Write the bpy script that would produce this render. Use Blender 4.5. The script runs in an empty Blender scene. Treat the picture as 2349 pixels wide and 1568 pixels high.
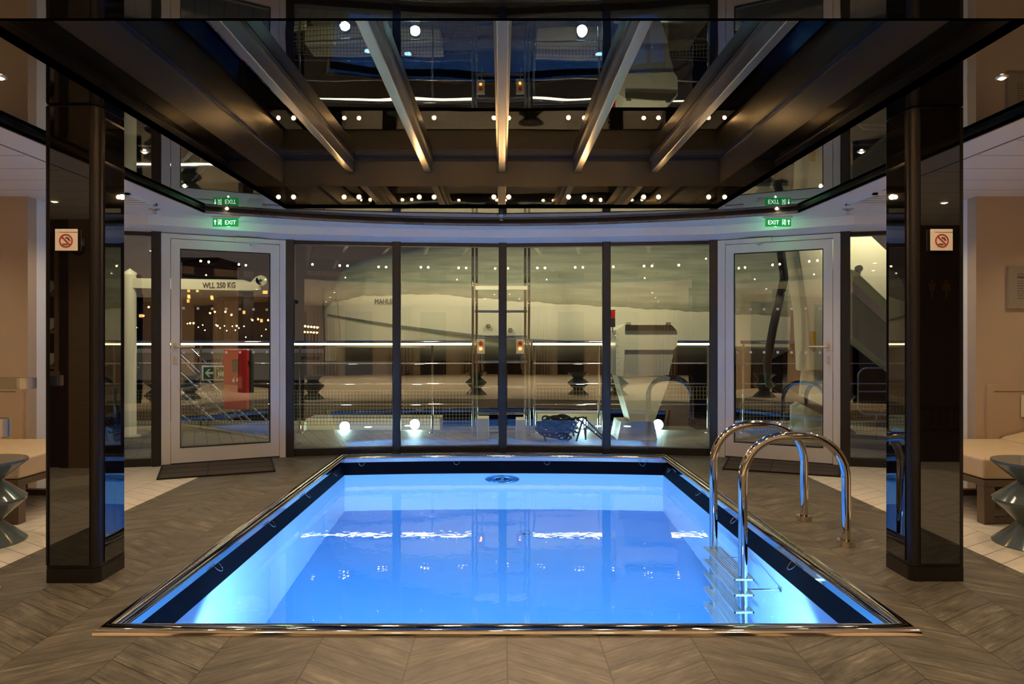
import bpy, math, random
from mathutils import Vector, Matrix

PI = math.pi
SC = bpy.context.scene
COL = SC.collection
random.seed(7)

# ------------------------------------------------------------------ camera, world, exposure
F_PX, VX, VY, CH = 1566.0, 1150.0, 777.0, 1.2      # focal length and vanishing point in photo pixels, camera height
cam_d = bpy.data.cameras.new('camera')
cam = bpy.data.objects.new('camera', cam_d); COL.objects.link(cam)
cam.location = (0, 0, CH); cam.rotation_euler = (PI / 2, 0, 0)
cam_d.sensor_width = 36; cam_d.lens = 36 * F_PX / 2349
cam_d.shift_x = (1174.5 - VX) / 2349; cam_d.shift_y = -(784 - VY) / 2349
cam_d.clip_end = 500; cam_d.clip_start = 0.05
SC.camera = cam
SC.view_settings.view_transform = 'Standard'; SC.view_settings.look = 'None'
SC.view_settings.gamma = 1; SC.view_settings.use_curve_mapping = False
SC.view_settings.exposure = 0.1
cy = SC.cycles
cy.use_denoising = True
cy.max_bounces = 14; cy.glossy_bounces = 8; cy.transmission_bounces = 10; cy.transparent_max_bounces = 24; cy.diffuse_bounces = 5
cy.sample_clamp_indirect = 25.0
cy.caustics_reflective = True; cy.caustics_refractive = True; cy.blur_glossy = 0.5


def lin(r, g, b):
    f = lambda c: ((c / 255 + 0.055) / 1.055) ** 2.4 if c > 10 else c / 255 / 12.92
    return (f(r), f(g), f(b), 1.0)


w = bpy.data.worlds.new('dusk_sky'); SC.world = w; w.use_nodes = True
nt = w.node_tree; nt.nodes.clear()
tc = nt.nodes.new('ShaderNodeTexCoord'); sp = nt.nodes.new('ShaderNodeSeparateXYZ'); rp = nt.nodes.new('ShaderNodeValToRGB')
bg = nt.nodes.new('ShaderNodeBackground'); ow = nt.nodes.new('ShaderNodeOutputWorld')
nt.links.new(tc.outputs['Generated'], sp.inputs[0]); nt.links.new(sp.outputs['Z'], rp.inputs[0])
nt.links.new(rp.outputs[0], bg.inputs[0]); nt.links.new(bg.outputs[0], ow.inputs[0])
els = rp.color_ramp.elements
els[0].position = 0.0; els[0].color = lin(84, 68, 58)
els[1].position = 0.62; els[1].color = lin(34, 62, 118)
for p, c in ((0.12, (70, 60, 58)), (0.27, (30, 32, 42)), (0.36, (32, 46, 80))):
    e = els.new(p); e.color = lin(*c)
bg.inputs[1].default_value = 0.9

# ------------------------------------------------------------------ lamps of the place and added deck fill
def lamp(kind, name, loc, energy, color, aim=None, size=0.05, spot=None, blend=0.5, parent=None):
    d = bpy.data.lights.new(name, kind); d.energy = energy; d.color = color
    if kind == 'SPOT':
        d.spot_size = math.radians(spot); d.spot_blend = blend; d.shadow_soft_size = size
    elif kind == 'POINT':
        d.shadow_soft_size = size
    elif kind == 'AREA':
        d.size = size
    o = bpy.data.objects.new(name, d); COL.objects.link(o); o.location = loc
    if aim is not None:
        v = Vector(aim) - Vector(loc); o.rotation_euler = v.to_track_quat('-Z', 'Y').to_euler()
    return o


WARM = (1.0, 0.70, 0.42)
WARM2 = (1.0, 0.80, 0.52)
COOL = (0.72, 1.0, 0.95)
POOL = (0.27, 0.63, 1.0)
Z_WATER = -0.17
# spots in both short edges of the skylight well
for X in (-1.32, -0.66, 0, 0.66, 1.32):
    lamp('SPOT', 'skylight_spot_lamp', (X, 5.92, 2.43), 42, WARM, (X, 4.2, 0), 0.02, 110, 0.6)
    lamp('SPOT', 'skylight_spot_lamp', (X, 2.56, 2.43), 26, WARM, (X, 3.4, 0), 0.02, 115, 0.6)
# downlights in the black ceiling ring
RING = [(-2.19, 4.19), (-2.38, 5.13), (-2.42, 6.02), (2.21, 4.19), (2.40, 5.13), (2.43, 6.02),
        (-2.15, 2.2), (2.15, 2.2), (-2.2, 3.0), (2.2, 3.0), (0, 1.3), (-1.2, 1.3), (1.2, 1.3)]
for X, Y in RING:
    lamp('SPOT', 'ceiling_spot_lamp', (X, Y, 2.33), 9 if Y > 3.5 else 8, WARM2, (X, Y, 0), 0.02, 120, 0.8)
# lounge bays on both sides and the hall behind the camera
BAY = [(-3.25, 4.1), (3.25, 4.1), (-4.3, 4.6), (4.3, 4.6), (-3.6, 2.4), (3.6, 2.4), (-3.6, 1.2), (3.6, 1.2), (-3.1, 5.3), (3.1, 5.3)]
for X, Y in BAY:
    lamp('SPOT', 'bay_spot_lamp', (X, Y, 2.29), 60 if Y < 2 else 22, WARM2, (X, Y, 0), 0.03, 130, 0.8)
HALL = [(-2.2, -0.6), (2.2, -0.6), (-1.2, -2.2), (1.2, -2.2), (-1.2, -4.2), (1.2, -4.2), (-1.2, -6.4), (1.2, -6.4)]
for X, Y in HALL:
    lamp('SPOT', 'hall_spot_lamp', (X, Y, 2.29), 170, WARM2, (X, Y, 0), 0.03, 140, 0.8)
# underwater lamps in the near wall of the pool
for X in (-0.95, 1.0):
    lamp('SPOT', 'underwater_lamp', (X, 2.90, -0.75), 270, POOL, (X * 0.9, 5.6, -0.9), 0.06, 106, 0.12)
# floodlights on the open deck
FLOODS = [(792, 977), (952, 972), (1335, 970), (1508, 973)]
FY = 9.8
for px, py in FLOODS:
    X = (px - VX) / F_PX * FY; Z = CH - (py - VY) / F_PX * FY
    lamp('SPOT', 'deck_flood_lamp', (X, FY - 0.10, Z), 16, COOL, (X * 0.8, 6.6, 1.6), 0.03, 80, 0.8)
# added fill without a real source, brightening the tender and the crane
for X, E_ in ((-4.2, 110), (-1.2, 260), (1.6, 260), (4.6, 90)):
    lamp('SPOT', 'added_deck_fill', (X, 7.9, 2.95), E_, (1.0, 0.90, 0.66), (X, 11.2, 1.2), 0.1, 140, 0.8)

# ------------------------------------------------------------------ materials
def mat(name, col, rough=0.5, metal=0.0, ior=1.5, emit=None, estr=0.0, bump=None, alpha=None, coat=0.0):
    m = bpy.data.materials.new(name); m.use_nodes = True
    b = m.node_tree.nodes['Principled BSDF']
    b.inputs['Base Color'].default_value = lin(*col); b.inputs['Roughness'].default_value = rough
    b.inputs['Metallic'].default_value = metal; b.inputs['IOR'].default_value = ior
    b.inputs['Coat Weight'].default_value = coat
    if emit:
        b.inputs['Emission Color'].default_value = lin(*emit); b.inputs['Emission Strength'].default_value = estr
    if bump:                                       # (scale, strength, distance, stretch)
        N = m.node_tree.nodes; L = m.node_tree.links
        t = N.new('ShaderNodeTexCoord'); mp = N.new('ShaderNodeMapping'); n = N.new('ShaderNodeTexNoise'); bu = N.new('ShaderNodeBump')
        mp.inputs['Scale'].default_value = bump[3]; n.inputs['Scale'].default_value = bump[0]; n.inputs['Detail'].default_value = 3
        bu.inputs['Strength'].default_value = bump[1]; bu.inputs['Distance'].default_value = bump[2]
        L.new(t.outputs['Object'], mp.inputs[0]); L.new(mp.outputs[0], n.inputs[0]); L.new(n.outputs[0], bu.inputs['Height'])
        L.new(bu.outputs[0], b.inputs['Normal'])
    return m


def noisy(name, c1, c2, scale, rough=0.5, metal=0.0, stretch=(1, 1, 1), ior=1.5, bump=0.0, detail=4):
    m = mat(name, c1, rough, metal, ior); N = m.node_tree.nodes; L = m.node_tree.links; b = N['Principled BSDF']
    t = N.new('ShaderNodeTexCoord'); mp = N.new('ShaderNodeMapping'); n = N.new('ShaderNodeTexNoise'); r = N.new('ShaderNodeValToRGB')
    mp.inputs['Scale'].default_value = stretch; n.inputs['Scale'].default_value = scale; n.inputs['Detail'].default_value = detail
    r.color_ramp.elements[0].color = lin(*c1); r.color_ramp.elements[1].color = lin(*c2)
    r.color_ramp.elements[0].position = 0.3; r.color_ramp.elements[1].position = 0.7
    L.new(t.outputs['Object'], mp.inputs[0]); L.new(mp.outputs[0], n.inputs[0]); L.new(n.outputs[0], r.inputs[0]); L.new(r.outputs[0], b.inputs['Base Color'])
    if bump:
        bu = N.new('ShaderNodeBump'); bu.inputs['Strength'].default_value = bump; bu.inputs['Distance'].default_value = 0.01
        L.new(n.outputs[0], bu.inputs['Height']); L.new(bu.outputs[0], b.inputs['Normal'])
    return m


class G:                                            # small node-math helper
    def __init__(s, m): s.N = m.node_tree.nodes; s.L = m.node_tree.links
    def m(s, op, a, b=None, c=None):
        n = s.N.new('ShaderNodeMath'); n.operation = op
        for i, v in enumerate((a, b, c)):
            if v is None: continue
            if isinstance(v, (int, float)): n.inputs[i].default_value = v
            else: s.L.new(v, n.inputs[i])
        return n.outputs[0]
    def comb(s, x, y, z):
        n = s.N.new('ShaderNodeCombineXYZ')
        for i, v in enumerate((x, y, z)):
            if isinstance(v, (int, float)): n.inputs[i].default_value = v
            else: s.L.new(v, n.inputs[i])
        return n.outputs[0]
    def mix(s, f, a, b):
        n = s.N.new('ShaderNodeMix'); n.data_type = 'RGBA'
        if isinstance(f, (int, float)): n.inputs[0].default_value = f
        else: s.L.new(f, n.inputs[0])
        for i, v in ((6, a), (7, b)):
            if isinstance(v, tuple): n.inputs[i].default_value = v
            else: s.L.new(v, n.inputs[i])
        return n.outputs[2]
    def ramp(s, f, stops):
        n = s.N.new('ShaderNodeValToRGB'); s.L.new(f, n.inputs[0]); e = n.color_ramp.elements
        e[0].position, e[0].color = stops[0]; e[1].position, e[1].color = stops[-1]
        for p, c in stops[1:-1]:
            q = e.new(p); q.color = c
        return n.outputs[0]
    def noise(s, v, scale, detail=4, rough=0.5):
        n = s.N.new('ShaderNodeTexNoise'); s.L.new(v, n.inputs[0]); n.inputs['Scale'].default_value = scale
        n.inputs['Detail'].default_value = detail; n.inputs['Roughness'].default_value = rough; return n.outputs[0]


def floor_material():
    m = mat('chevron_plank_tiles', (90, 76, 62), 0.42); g = G(m); b = g.N['Principled BSDF']
    t = g.N.new('ShaderNodeTexCoord'); s = g.N.new('ShaderNodeSeparateXYZ'); g.L.new(t.outputs['Object'], s.inputs[0])
    X, Y = s.outputs[0], s.outputs[1]
    W, P, TAN = 0.37, 0.142, 0.62
    X = g.m('SUBTRACT', X, 0.022); tri = g.m('PINGPONG', X, W)
    v = g.m('DIVIDE', g.m('ADD', Y, g.m('MULTIPLY', tri, TAN)), P)
    row = g.m('FLOOR', v); fr = g.m('SUBTRACT', v, row)
    col = g.m('FLOOR', g.m('DIVIDE', X, W)); fc = g.m('SUBTRACT', g.m('DIVIDE', X, W), col)
    wn = g.N.new('ShaderNodeTexWhiteNoise'); wn.noise_dimensions = '2D'; g.L.new(g.comb(row, col, 0), wn.inputs[0])
    rnd = wn.outputs[0]
    ev = g.m('MINIMUM', fr, g.m('SUBTRACT', 1, fr)); ec = g.m('MINIMUM', fc, g.m('SUBTRACT', 1, fc))
    seam = g.m('MAXIMUM', g.m('LESS_THAN', ev, 0.018), g.m('LESS_THAN', ec, 0.006))
    # along / across the plank
    al = g.m('MULTIPLY', tri, 1.18); ac = g.m('MULTIPLY', v, P * 0.85)
    vec = g.comb(g.m('MULTIPLY', al, 1.6), g.m('ADD', g.m('MULTIPLY', ac, 34), g.m('MULTIPLY', rnd, 31)), g.m('MULTIPLY', col, 7.3))
    n1 = g.noise(vec, 2.6, 8, 0.72)
    vec2 = g.comb(g.m('MULTIPLY', al, 1.0), g.m('ADD', g.m('MULTIPLY', ac, 3.0), g.m('MULTIPLY', rnd, 17)), g.m('MULTIPLY', col, 3.1))
    n2 = g.noise(vec2, 4.2, 7, 0.7)
    dark = g.ramp(g.m('ADD', g.m('MULTIPLY', n1, 0.5), g.m('MULTIPLY', n2, 0.5)),
                  [(0.36, lin(44, 39, 33)), (0.45, lin(90, 83, 70)), (0.55, lin(116, 108, 92)), (0.66, lin(158, 148, 128))])
    dark = g.mix(g.m('MULTIPLY', rnd, 0.35), dark, lin(80, 74, 64))
    light = g.ramp(g.m('ADD', g.m('MULTIPLY', n1, 0.5), g.m('MULTIPLY', n2, 0.5)),
                   [(0.30, lin(188, 174, 152)), (0.5, lin(222, 210, 190)), (0.75, lin(238, 230, 214))])
    light = g.mix(g.m('MULTIPLY', rnd, 0.3), light, lin(205, 194, 172))
    # where the pale tiles start: parallel to the pool and behind the near end
    ax = g.m('ABSOLUTE', X)
    far = g.m('GREATER_THAN', g.m('ADD', g.m('MULTIPLY', ax, 0.45), Y), 7.17)
    outer = g.m('MAXIMUM', g.m('GREATER_THAN', ax, 2.65), g.m('LESS_THAN', Y, 0.85))
    colr = g.mix(outer, dark, light)
    seamc = g.mix(outer, lin(62, 54, 45), lin(120, 106, 86))
    colr = g.mix(seam, colr, seamc)
    g.L.new(colr, b.inputs['Base Color'])
    g.L.new(g.m('ADD', g.m('MULTIPLY', n1, 0.25), 0.30), b.inputs['Roughness'])
    bu = g.N.new('ShaderNodeBump'); bu.inputs['Strength'].default_value = 0.35; bu.inputs['Distance'].default_value = 0.002
    h = g.m('SUBTRACT', n1, seam); g.L.new(h, bu.inputs['Height']); g.L.new(bu.outputs[0], b.inputs['Normal'])
    return m


def slat_ceiling_material():
    m = mat('white_ceiling_slats', (222, 218, 212), 0.45); g = G(m); b = g.N['Principled BSDF']
    t = g.N.new('ShaderNodeTexCoord'); s = g.N.new('ShaderNodeSeparateXYZ'); g.L.new(t.outputs['Object'], s.inputs[0])
    ax = g.m('ABSOLUTE', s.outputs[0]); Y = s.outputs[1]
    f = g.m('FRACT', g.m('DIVIDE', g.m('ADD', Y, 0.35), 0.32))
    slat = g.m('MULTIPLY', g.m('LESS_THAN', f, 0.025), g.m('MULTIPLY', g.m('GREATER_THAN', ax, 2.88), g.m('LESS_THAN', Y, 5.12)))
    edge = g.m('LESS_THAN', g.m('ABSOLUTE', g.m('SUBTRACT', ax, 2.86)), 0.009)
    edge = g.m('MULTIPLY', edge, g.m('LESS_THAN', Y, 5.12))
    g.L.new(g.mix(g.m('MAXIMUM', slat, edge), lin(222, 218, 212), lin(92, 88, 84)), b.inputs['Base Color'])
    return m


def board_material(name, c1, c2, pitch, gap_c, axis=1, slope=0.0):
    m = mat(name, c1, 0.6); g = G(m); b = g.N['Principled BSDF']
    t = g.N.new('ShaderNodeTexCoord'); s = g.N.new('ShaderNodeSeparateXYZ'); g.L.new(t.outputs['Object'], s.inputs[0])
    a = s.outputs[axis]
    if slope: a = g.m('ADD', a, g.m('MULTIPLY', s.outputs[1 - axis], slope))
    v = g.m('DIVIDE', a, pitch); fr = g.m('FRACT', v)
    n = g.noise(t.outputs['Object'], 3.0, 5)
    c = g.ramp(n, [(0.35, lin(*c1)), (0.65, lin(*c2))])
    g.L.new(g.mix(g.m('LESS_THAN', fr, 0.06), c, lin(*gap_c)), b.inputs['Base Color'])
    return m


def pane_material(name, ior, tint=(1, 1, 1, 1), rough=0.0, wav=0.0):
    m = bpy.data.materials.new(name); m.use_nodes = True; N = m.node_tree.nodes; L = m.node_tree.links
    for n in list(N): N.remove(n)
    o = N.new('ShaderNodeOutputMaterial'); mx = N.new('ShaderNodeMixShader'); tr = N.new('ShaderNodeBsdfTransparent')
    gl = N.new('ShaderNodeBsdfGlossy'); fr = N.new('ShaderNodeFresnel'); fr.inputs[0].default_value = ior
    tr.inputs[0].default_value = tint; gl.inputs['Roughness'].default_value = rough; gl.inputs['Color'].default_value = (1, 1, 1, 1)
    # the same Fresnel share from either side of the sheet
    geo = N.new('ShaderNodeNewGeometry'); g = G(m)
    if wav:
        t = N.new('ShaderNodeTexCoord'); bu = N.new('ShaderNodeBump'); bu.inputs['Strength'].default_value = 1; bu.inputs['Distance'].default_value = wav
        L.new(g.noise(t.outputs['Object'], 1.6, 1), bu.inputs['Height']); L.new(bu.outputs[0], gl.inputs['Normal'])
    L.new(fr.outputs[0], mx.inputs[0]); L.new(tr.outputs[0], mx.inputs[1]); L.new(gl.outputs[0], mx.inputs[2]); L.new(mx.outputs[0], o.inputs[0])
    return m


def water_material():
    m = bpy.data.materials.new('pool_water_surface'); m.use_nodes = True; N = m.node_tree.nodes; L = m.node_tree.links
    for n in list(N): N.remove(n)
    o = N.new('ShaderNodeOutputMaterial'); gl = N.new('ShaderNodeBsdfGlass'); gl.inputs['IOR'].default_value = 1.33; gl.inputs['Roughness'].default_value = 0.0
    t = N.new('ShaderNodeTexCoord'); bu = N.new('ShaderNodeBump'); bu.inputs['Strength'].default_value = 0.4; bu.inputs['Distance'].default_value = 0.0012
    g = G(m); L.new(g.noise(t.outputs['Object'], 11, 2), bu.inputs['Height']); L.new(bu.outputs[0], gl.inputs['Normal'])
    L.new(gl.outputs[0], o.inputs[0])
    return m


M = dict(
    floor=floor_material(), slat=slat_ceiling_material(),
    black=mat('black_mirror_glass', (10, 9, 9), 0.02, 0, 2.6, bump=(1.2, 0.25, 0.004, (1, 1, 1))),
    colglass=mat('smoked_glass_panel', (14, 11, 10), 0.015, 0, 2.15),
    band=mat('black_trim', (14, 12, 12), 0.35),
    bronze=mat('dark_bronze_metal', (46, 41, 40), 0.38, 0.6),
    brown=mat('brown_lacquered_metal', (92, 86, 74), 0.30, 0.75, bump=(60, 0.05, 0.001, (1, 30, 1))),
    beam=mat('satin_grey_steel', (120, 118, 112), 0.32, 0.85),
    seal=mat('dark_blue_rubber_seal', (20, 24, 34), 0.4),
    paint=mat('off_white_wall_paint', (232, 228, 224), 0.55),
    beige=mat('beige_wall_paint', (188, 164, 140), 0.6),
    frame=mat('anthracite_window_frame', (42, 38, 38), 0.35, 0.3, bump=(180, 0.15, 0.001, (1, 1, 1))),
    door=mat('white_door_paint', (222, 216, 212), 0.35),
    gap=mat('door_gap', (60, 52, 46), 0.6),
    glass=pane_material('clear_window_pane', 2.05, (0.93, 0.96, 0.93, 1), 0.0, 0.0006),
    sky=pane_material('skylight_pane', 2.0, (0.75, 0.82, 0.95, 1), 0.0, 0.002),
    chrome=mat('polished_steel', (225, 218, 208), 0.06, 1.0),
    tread=mat('ribbed_tread_steel', (214, 214, 210), 0.35, 0.7),
    brushed=mat('brushed_steel', (214, 204, 188), 0.38, 0.9),
    pool=mat('pool_wall_coating', (186, 212, 236), 0.35, 0, 1.45),
    poolfloor=mat('pool_floor_depth_tint', (92, 158, 218), 0.35, 0, 1.45),  # deeper blue than the walls, in place of light absorbed by the water
    gutter=mat('black_gutter_band', (7, 10, 19), 0.6, 0, 1.15),
    water=water_material(),
    leather=noisy('cream_leather', (200, 172, 134), (208, 182, 146), 12, 0.42, bump=0.05),
    legs=mat('taupe_metal_legs', (104, 88, 72), 0.4, 0.2),
    ceramic=mat('grey_glazed_stool', (92, 100, 98), 0.12, 0.0, 1.5),
    mat=noisy('woven_mat', (54, 46, 40), (92, 80, 70), 220, 0.95, bump=0.4),
    matline=mat('mat_rib', (30, 26, 24), 0.8),
    wood=noisy('wood_panel_cloth', (132, 108, 84), (160, 132, 104), 6, 0.5, stretch=(1, 1, 45)),
    darkwood=noisy('dark_wood', (40, 27, 20), (58, 40, 30), 6, 0.5, stretch=(3, 3, 0.5)),
    white=mat('white_plastic', (232, 230, 225), 0.4), sign=mat('sign_plate', (226, 212, 200), 0.45),
    red=mat('sign_red', (176, 34, 30), 0.5), ink=mat('sign_ink', (28, 26, 30), 0.5), grey=mat('grey_board', (150, 136, 120), 0.5),
    greyink=mat('grey_ink', (70, 74, 78), 0.5), navy=mat('navy_print', (24, 34, 66), 0.5), gold=mat('brass_figure', (170, 128, 62), 0.35, 0.8),
    green=mat('exit_green', (20, 120, 60), 0.4, emit=(30, 150, 70), estr=0.7),
    exitw=mat('exit_letters', (240, 255, 244), 0.4, emit=(225, 255, 235), estr=1.3),
    bulb=mat('warm_lamp_lens', (255, 230, 190), 0.3, emit=(255, 200, 130), estr=400),
    bulb2=mat('downlight_lens', (255, 240, 215), 0.3, emit=(255, 222, 176), estr=45),
    bulb3=mat('hall_lamp_lens', (255, 240, 215), 0.3, emit=(255, 222, 176), estr=20),
    flood=mat('floodlight_lens', (240, 255, 255), 0.3, emit=(205, 255, 250), estr=110),
    led=mat('led_rail_strip', (255, 246, 225), 0.3, emit=(255, 238, 196), estr=9),
    amber=mat('amber_lens', (255, 170, 80), 0.3, emit=(255, 150, 60), estr=14),
    street=mat('sodium_lamp', (255, 180, 90), 0.3, emit=(255, 176, 84), estr=45),
    street2=mat('white_city_lamp', (255, 235, 200), 0.3, emit=(255, 226, 184), estr=25),
    litwin=mat('lit_room_window', (255, 210, 130), 0.4, emit=(255, 196, 110), estr=1.3),
    deck=board_material('deck_boards', (112, 105, 90), (130, 122, 104), 0.16, (62, 57, 48), 0, 0.45),
    curb=mat('cream_deck_paint', (206, 198, 172), 0.5), cream=mat('cream_crane_paint', (214, 206, 176), 0.45),
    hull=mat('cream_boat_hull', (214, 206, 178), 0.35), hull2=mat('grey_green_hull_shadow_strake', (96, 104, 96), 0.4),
    canvas=noisy('olive_canvas', (126, 128, 106), (156, 156, 130), 2.2, 0.8, stretch=(0.6, 1, 6), bump=0.9),
    boat2=mat('pale_grey_boat', (170, 164, 150), 0.4), rubber=mat('black_rubber', (24, 23, 24), 0.6), rope=mat('dark_cable', (40, 38, 38), 0.95),
    boxred=mat('red_extinguisher_box', (178, 26, 30), 0.35), gsign=mat('green_sign', (20, 92, 60), 0.5), rock=mat('far_shore', (18, 17, 18), 0.9),
    sea=mat('dark_river', (10, 11, 14), 0.08, 0, 1.33, bump=(1.6, 0.6, 0.05, (1, 1, 1))),
    build=mat('night_building', (70, 62, 58), 0.8), towel=mat('white_towel', (220, 212, 200), 0.9),
    net=mat('cargo_net', (120, 112, 90), 0.8), orange=mat('orange_logo', (214, 128, 40), 0.5), ylw=mat('yellow_mark', (206, 160, 30), 0.5),
    jet=mat('steel_blue_jet', (150, 180, 200), 0.15, 1.0), curtain=noisy('beige_curtain', (150, 132, 112), (196, 176, 152), 4, 0.8, stretch=(9, 9, 0.05)),
)


# ------------------------------------------------------------------ mesh builder
class MB:
    def __init__(s): s.v = []; s.f = []; s.sm = []
    def add(s, vs, fs, smooth=False):
        n = len(s.v); s.v += [tuple(p) for p in vs]; s.f += [tuple(i + n for i in f) for f in fs]; s.sm += [smooth] * len(fs); return s
    def box(s, x0, y0, z0, x1, y1, z1):
        x0, x1 = sorted((x0, x1)); y0, y1 = sorted((y0, y1)); z0, z1 = sorted((z0, z1))
        return s.add([(x0, y0, z0), (x1, y0, z0), (x1, y1, z0), (x0, y1, z0), (x0, y0, z1), (x1, y0, z1), (x1, y1, z1), (x0, y1, z1)],
                     [(0, 3, 2, 1), (4, 5, 6, 7), (0, 1, 5, 4), (1, 2, 6, 5), (2, 3, 7, 6), (3, 0, 4, 7)])
    def seg(s, p, q, t, z0, z1, off=0.0):          # wall-like box from p to q (plan), thickness t, shifted off to the left of the direction
        p = Vector(p).to_2d(); q = Vector(q).to_2d(); d = (q - p).normalized(); n = Vector((-d.y, d.x))
        a = p + n * off; b = q + n * off; c = q + n * (off + t); e = p + n * (off + t)
        return s.prism([a, b, c, e], z0, z1)
    def prism(s, poly, z0, z1, smooth=False):
        n = len(poly); poly = [(p[0], p[1]) for p in poly]
        A = sum(poly[i][0] * poly[(i + 1) % n][1] - poly[(i + 1) % n][0] * poly[i][1] for i in range(n))
        if A < 0: poly = poly[::-1]
        s.add([(x, y, z0) for x, y in poly] + [(x, y, z1) for x, y in poly], [tuple(range(n))[::-1], tuple(range(n, 2 * n))])
        b = len(s.v) - 2 * n
        for i in range(n):
            j = (i + 1) % n; s.f.append((b + i, b + j, b + n + j, b + n + i)); s.sm.append(smooth)
        return s
    def xprism(s, poly, y0, y1):                   # polygon in x,z extruded along y
        n = len(poly); A = sum(poly[i][0] * poly[(i + 1) % n][1] - poly[(i + 1) % n][0] * poly[i][1] for i in range(n))
        if A > 0: poly = poly[::-1]
        fs = [tuple(range(n))[::-1], tuple(range(n, 2 * n))]
        for i in range(n):
            j = (i + 1) % n; fs.append((i, j, n + j, n + i))
        fs = [f[::1] for f in fs]
        return s.add([(x, y0, z) for x, z in poly] + [(x, y1, z) for x, z in poly], fs)
    def tube(s, pts, r, n=12, caps=True, rz=None):
        pts = [Vector(p) for p in pts]; k = len(pts); up = None; rings = []
        for i, p in enumerate(pts):
            d = ((pts[min(i + 1, k - 1)] - p).normalized() + (p - pts[max(i - 1, 0)]).normalized())
            d = d.normalized() if d.length > 1e-6 else Vector((0, 0, 1))
            if up is None: up = Vector((0, 0, 1)) if abs(d.z) < 0.9 else Vector((0, 1, 0))
            a = d.cross(up).normalized(); b = a.cross(d).normalized(); up = b
            rr = r[i] if isinstance(r, (list, tuple)) else r
            rings.append([p + a * math.cos(t) * rr + b * math.sin(t) * (rz or rr) for t in [2 * PI * j / n for j in range(n)]])
        vs = [v for rg in rings for v in rg]
        fs = [(i * n + j, i * n + (j + 1) % n, (i + 1) * n + (j + 1) % n, (i + 1) * n + j) for i in range(k - 1) for j in range(n)]
        s.add(vs, [f[::-1] for f in fs], True)
        if caps:
            s.add(rings[0], [tuple(range(n))]); s.add(rings[-1], [tuple(range(n))[::-1]])
        return s
    def cyl(s, p, q, r, n=20): return s.tube([p, q], r, n)
    def lathe(s, prof, n=40, c=(0, 0, 0), smooth=True):
        vs = [(c[0] + r * math.cos(2 * PI * j / n), c[1] + r * math.sin(2 * PI * j / n), c[2] + z) for r, z in prof for j in range(n)]
        fs = [(i * n + j, i * n + (j + 1) % n, (i + 1) * n + (j + 1) % n, (i + 1) * n + j) for i in range(len(prof) - 1) for j in range(n)]
        return s.add(vs, fs, smooth)
    def ball(s, c, r, n=12, k=8):
        prof = [(max(1e-4, r * math.sin(PI * i / k)), -r * math.cos(PI * i / k)) for i in range(k + 1)]
        return s.lathe(prof, n, c)
    def disc(s, c, r, n=20, axis='z', r0=0.0, th=0.004):
        c = Vector(c); a, b, d = {'z': (Vector((1, 0, 0)), Vector((0, 1, 0)), Vector((0, 0, 1))), 'y': (Vector((1, 0, 0)), Vector((0, 0, 1)), Vector((0, 1, 0))), 'x': (Vector((0, 1, 0)), Vector((0, 0, 1)), Vector((1, 0, 0)))}[axis]
        if r0 == 0: return s.tube([c - d * th / 2, c + d * th / 2], r, n)
        vs = []; fs = []
        for j in range(n):
            e = a * math.cos(2 * PI * j / n) + b * math.sin(2 * PI * j / n)
            vs += [c + e * r0 - d * th / 2, c + e * r - d * th / 2, c + e * r + d * th / 2, c + e * r0 + d * th / 2]
        for j in range(n):
            k = (j + 1) % n
            for q in range(4): fs.append((j * 4 + q, j * 4 + (q + 1) % 4, k * 4 + (q + 1) % 4, k * 4 + q))
        return s.add(vs, fs)
    def build(s, name, m, parent=None, loc=None, rz=0.0, bevel=0.0, origin=None):
        me = bpy.data.meshes.new(name)
        vs = s.v
        if origin is not None: vs = [(x - origin[0], y - origin[1], z - origin[2]) for x, y, z in vs]
        me.from_pydata(vs, [], s.f); me.polygons.foreach_set('use_smooth', s.sm); me.materials.append(m)
        me.validate(); me.update()
        import bmesh
        bm = bmesh.new(); bm.from_mesh(me); bmesh.ops.recalc_face_normals(bm, faces=bm.faces); bm.to_mesh(me); bm.free()
        o = bpy.data.objects.new(name, me); COL.objects.link(o)
        if parent: o.parent = parent
        if origin is not None: o.location = origin
        if loc is not None: o.location = loc
        o.rotation_euler.z = rz
        if bevel:
            b = o.modifiers.new('bevel', 'BEVEL'); b.width = bevel; b.segments = 3; b.limit_method = 'ANGLE'
            for p in me.polygons: p.use_smooth = True
            b.harden_normals = False
            wn = o.modifiers.new('wn', 'WEIGHTED_NORMAL'); wn.keep_sharp = True
        return o


def empty(name, loc=(0, 0, 0), rz=0.0):
    o = bpy.data.objects.new(name, None); COL.objects.link(o); o.location = loc; o.rotation_euler.z = rz; o.empty_display_size = 0.1; return o


def tag(o, label=None, cat=None, group=None, kind=None):
    if label: o['label'] = label
    if cat: o['category'] = cat
    if group: o['group'] = group
    if kind: o['kind'] = kind
    return o


def struct(o): o['kind'] = 'structure'; return o


def copy_tree(o, parent=None):
    c = o.copy(); COL.objects.link(c); c.parent = parent
    for ch in [x for x in bpy.data.objects if x.parent == o]: copy_tree(ch, c)
    return c


def at(px, py, Y): return Vector(((px - VX) / F_PX * Y, Y, CH - (py - VY) / F_PX * Y))


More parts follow.
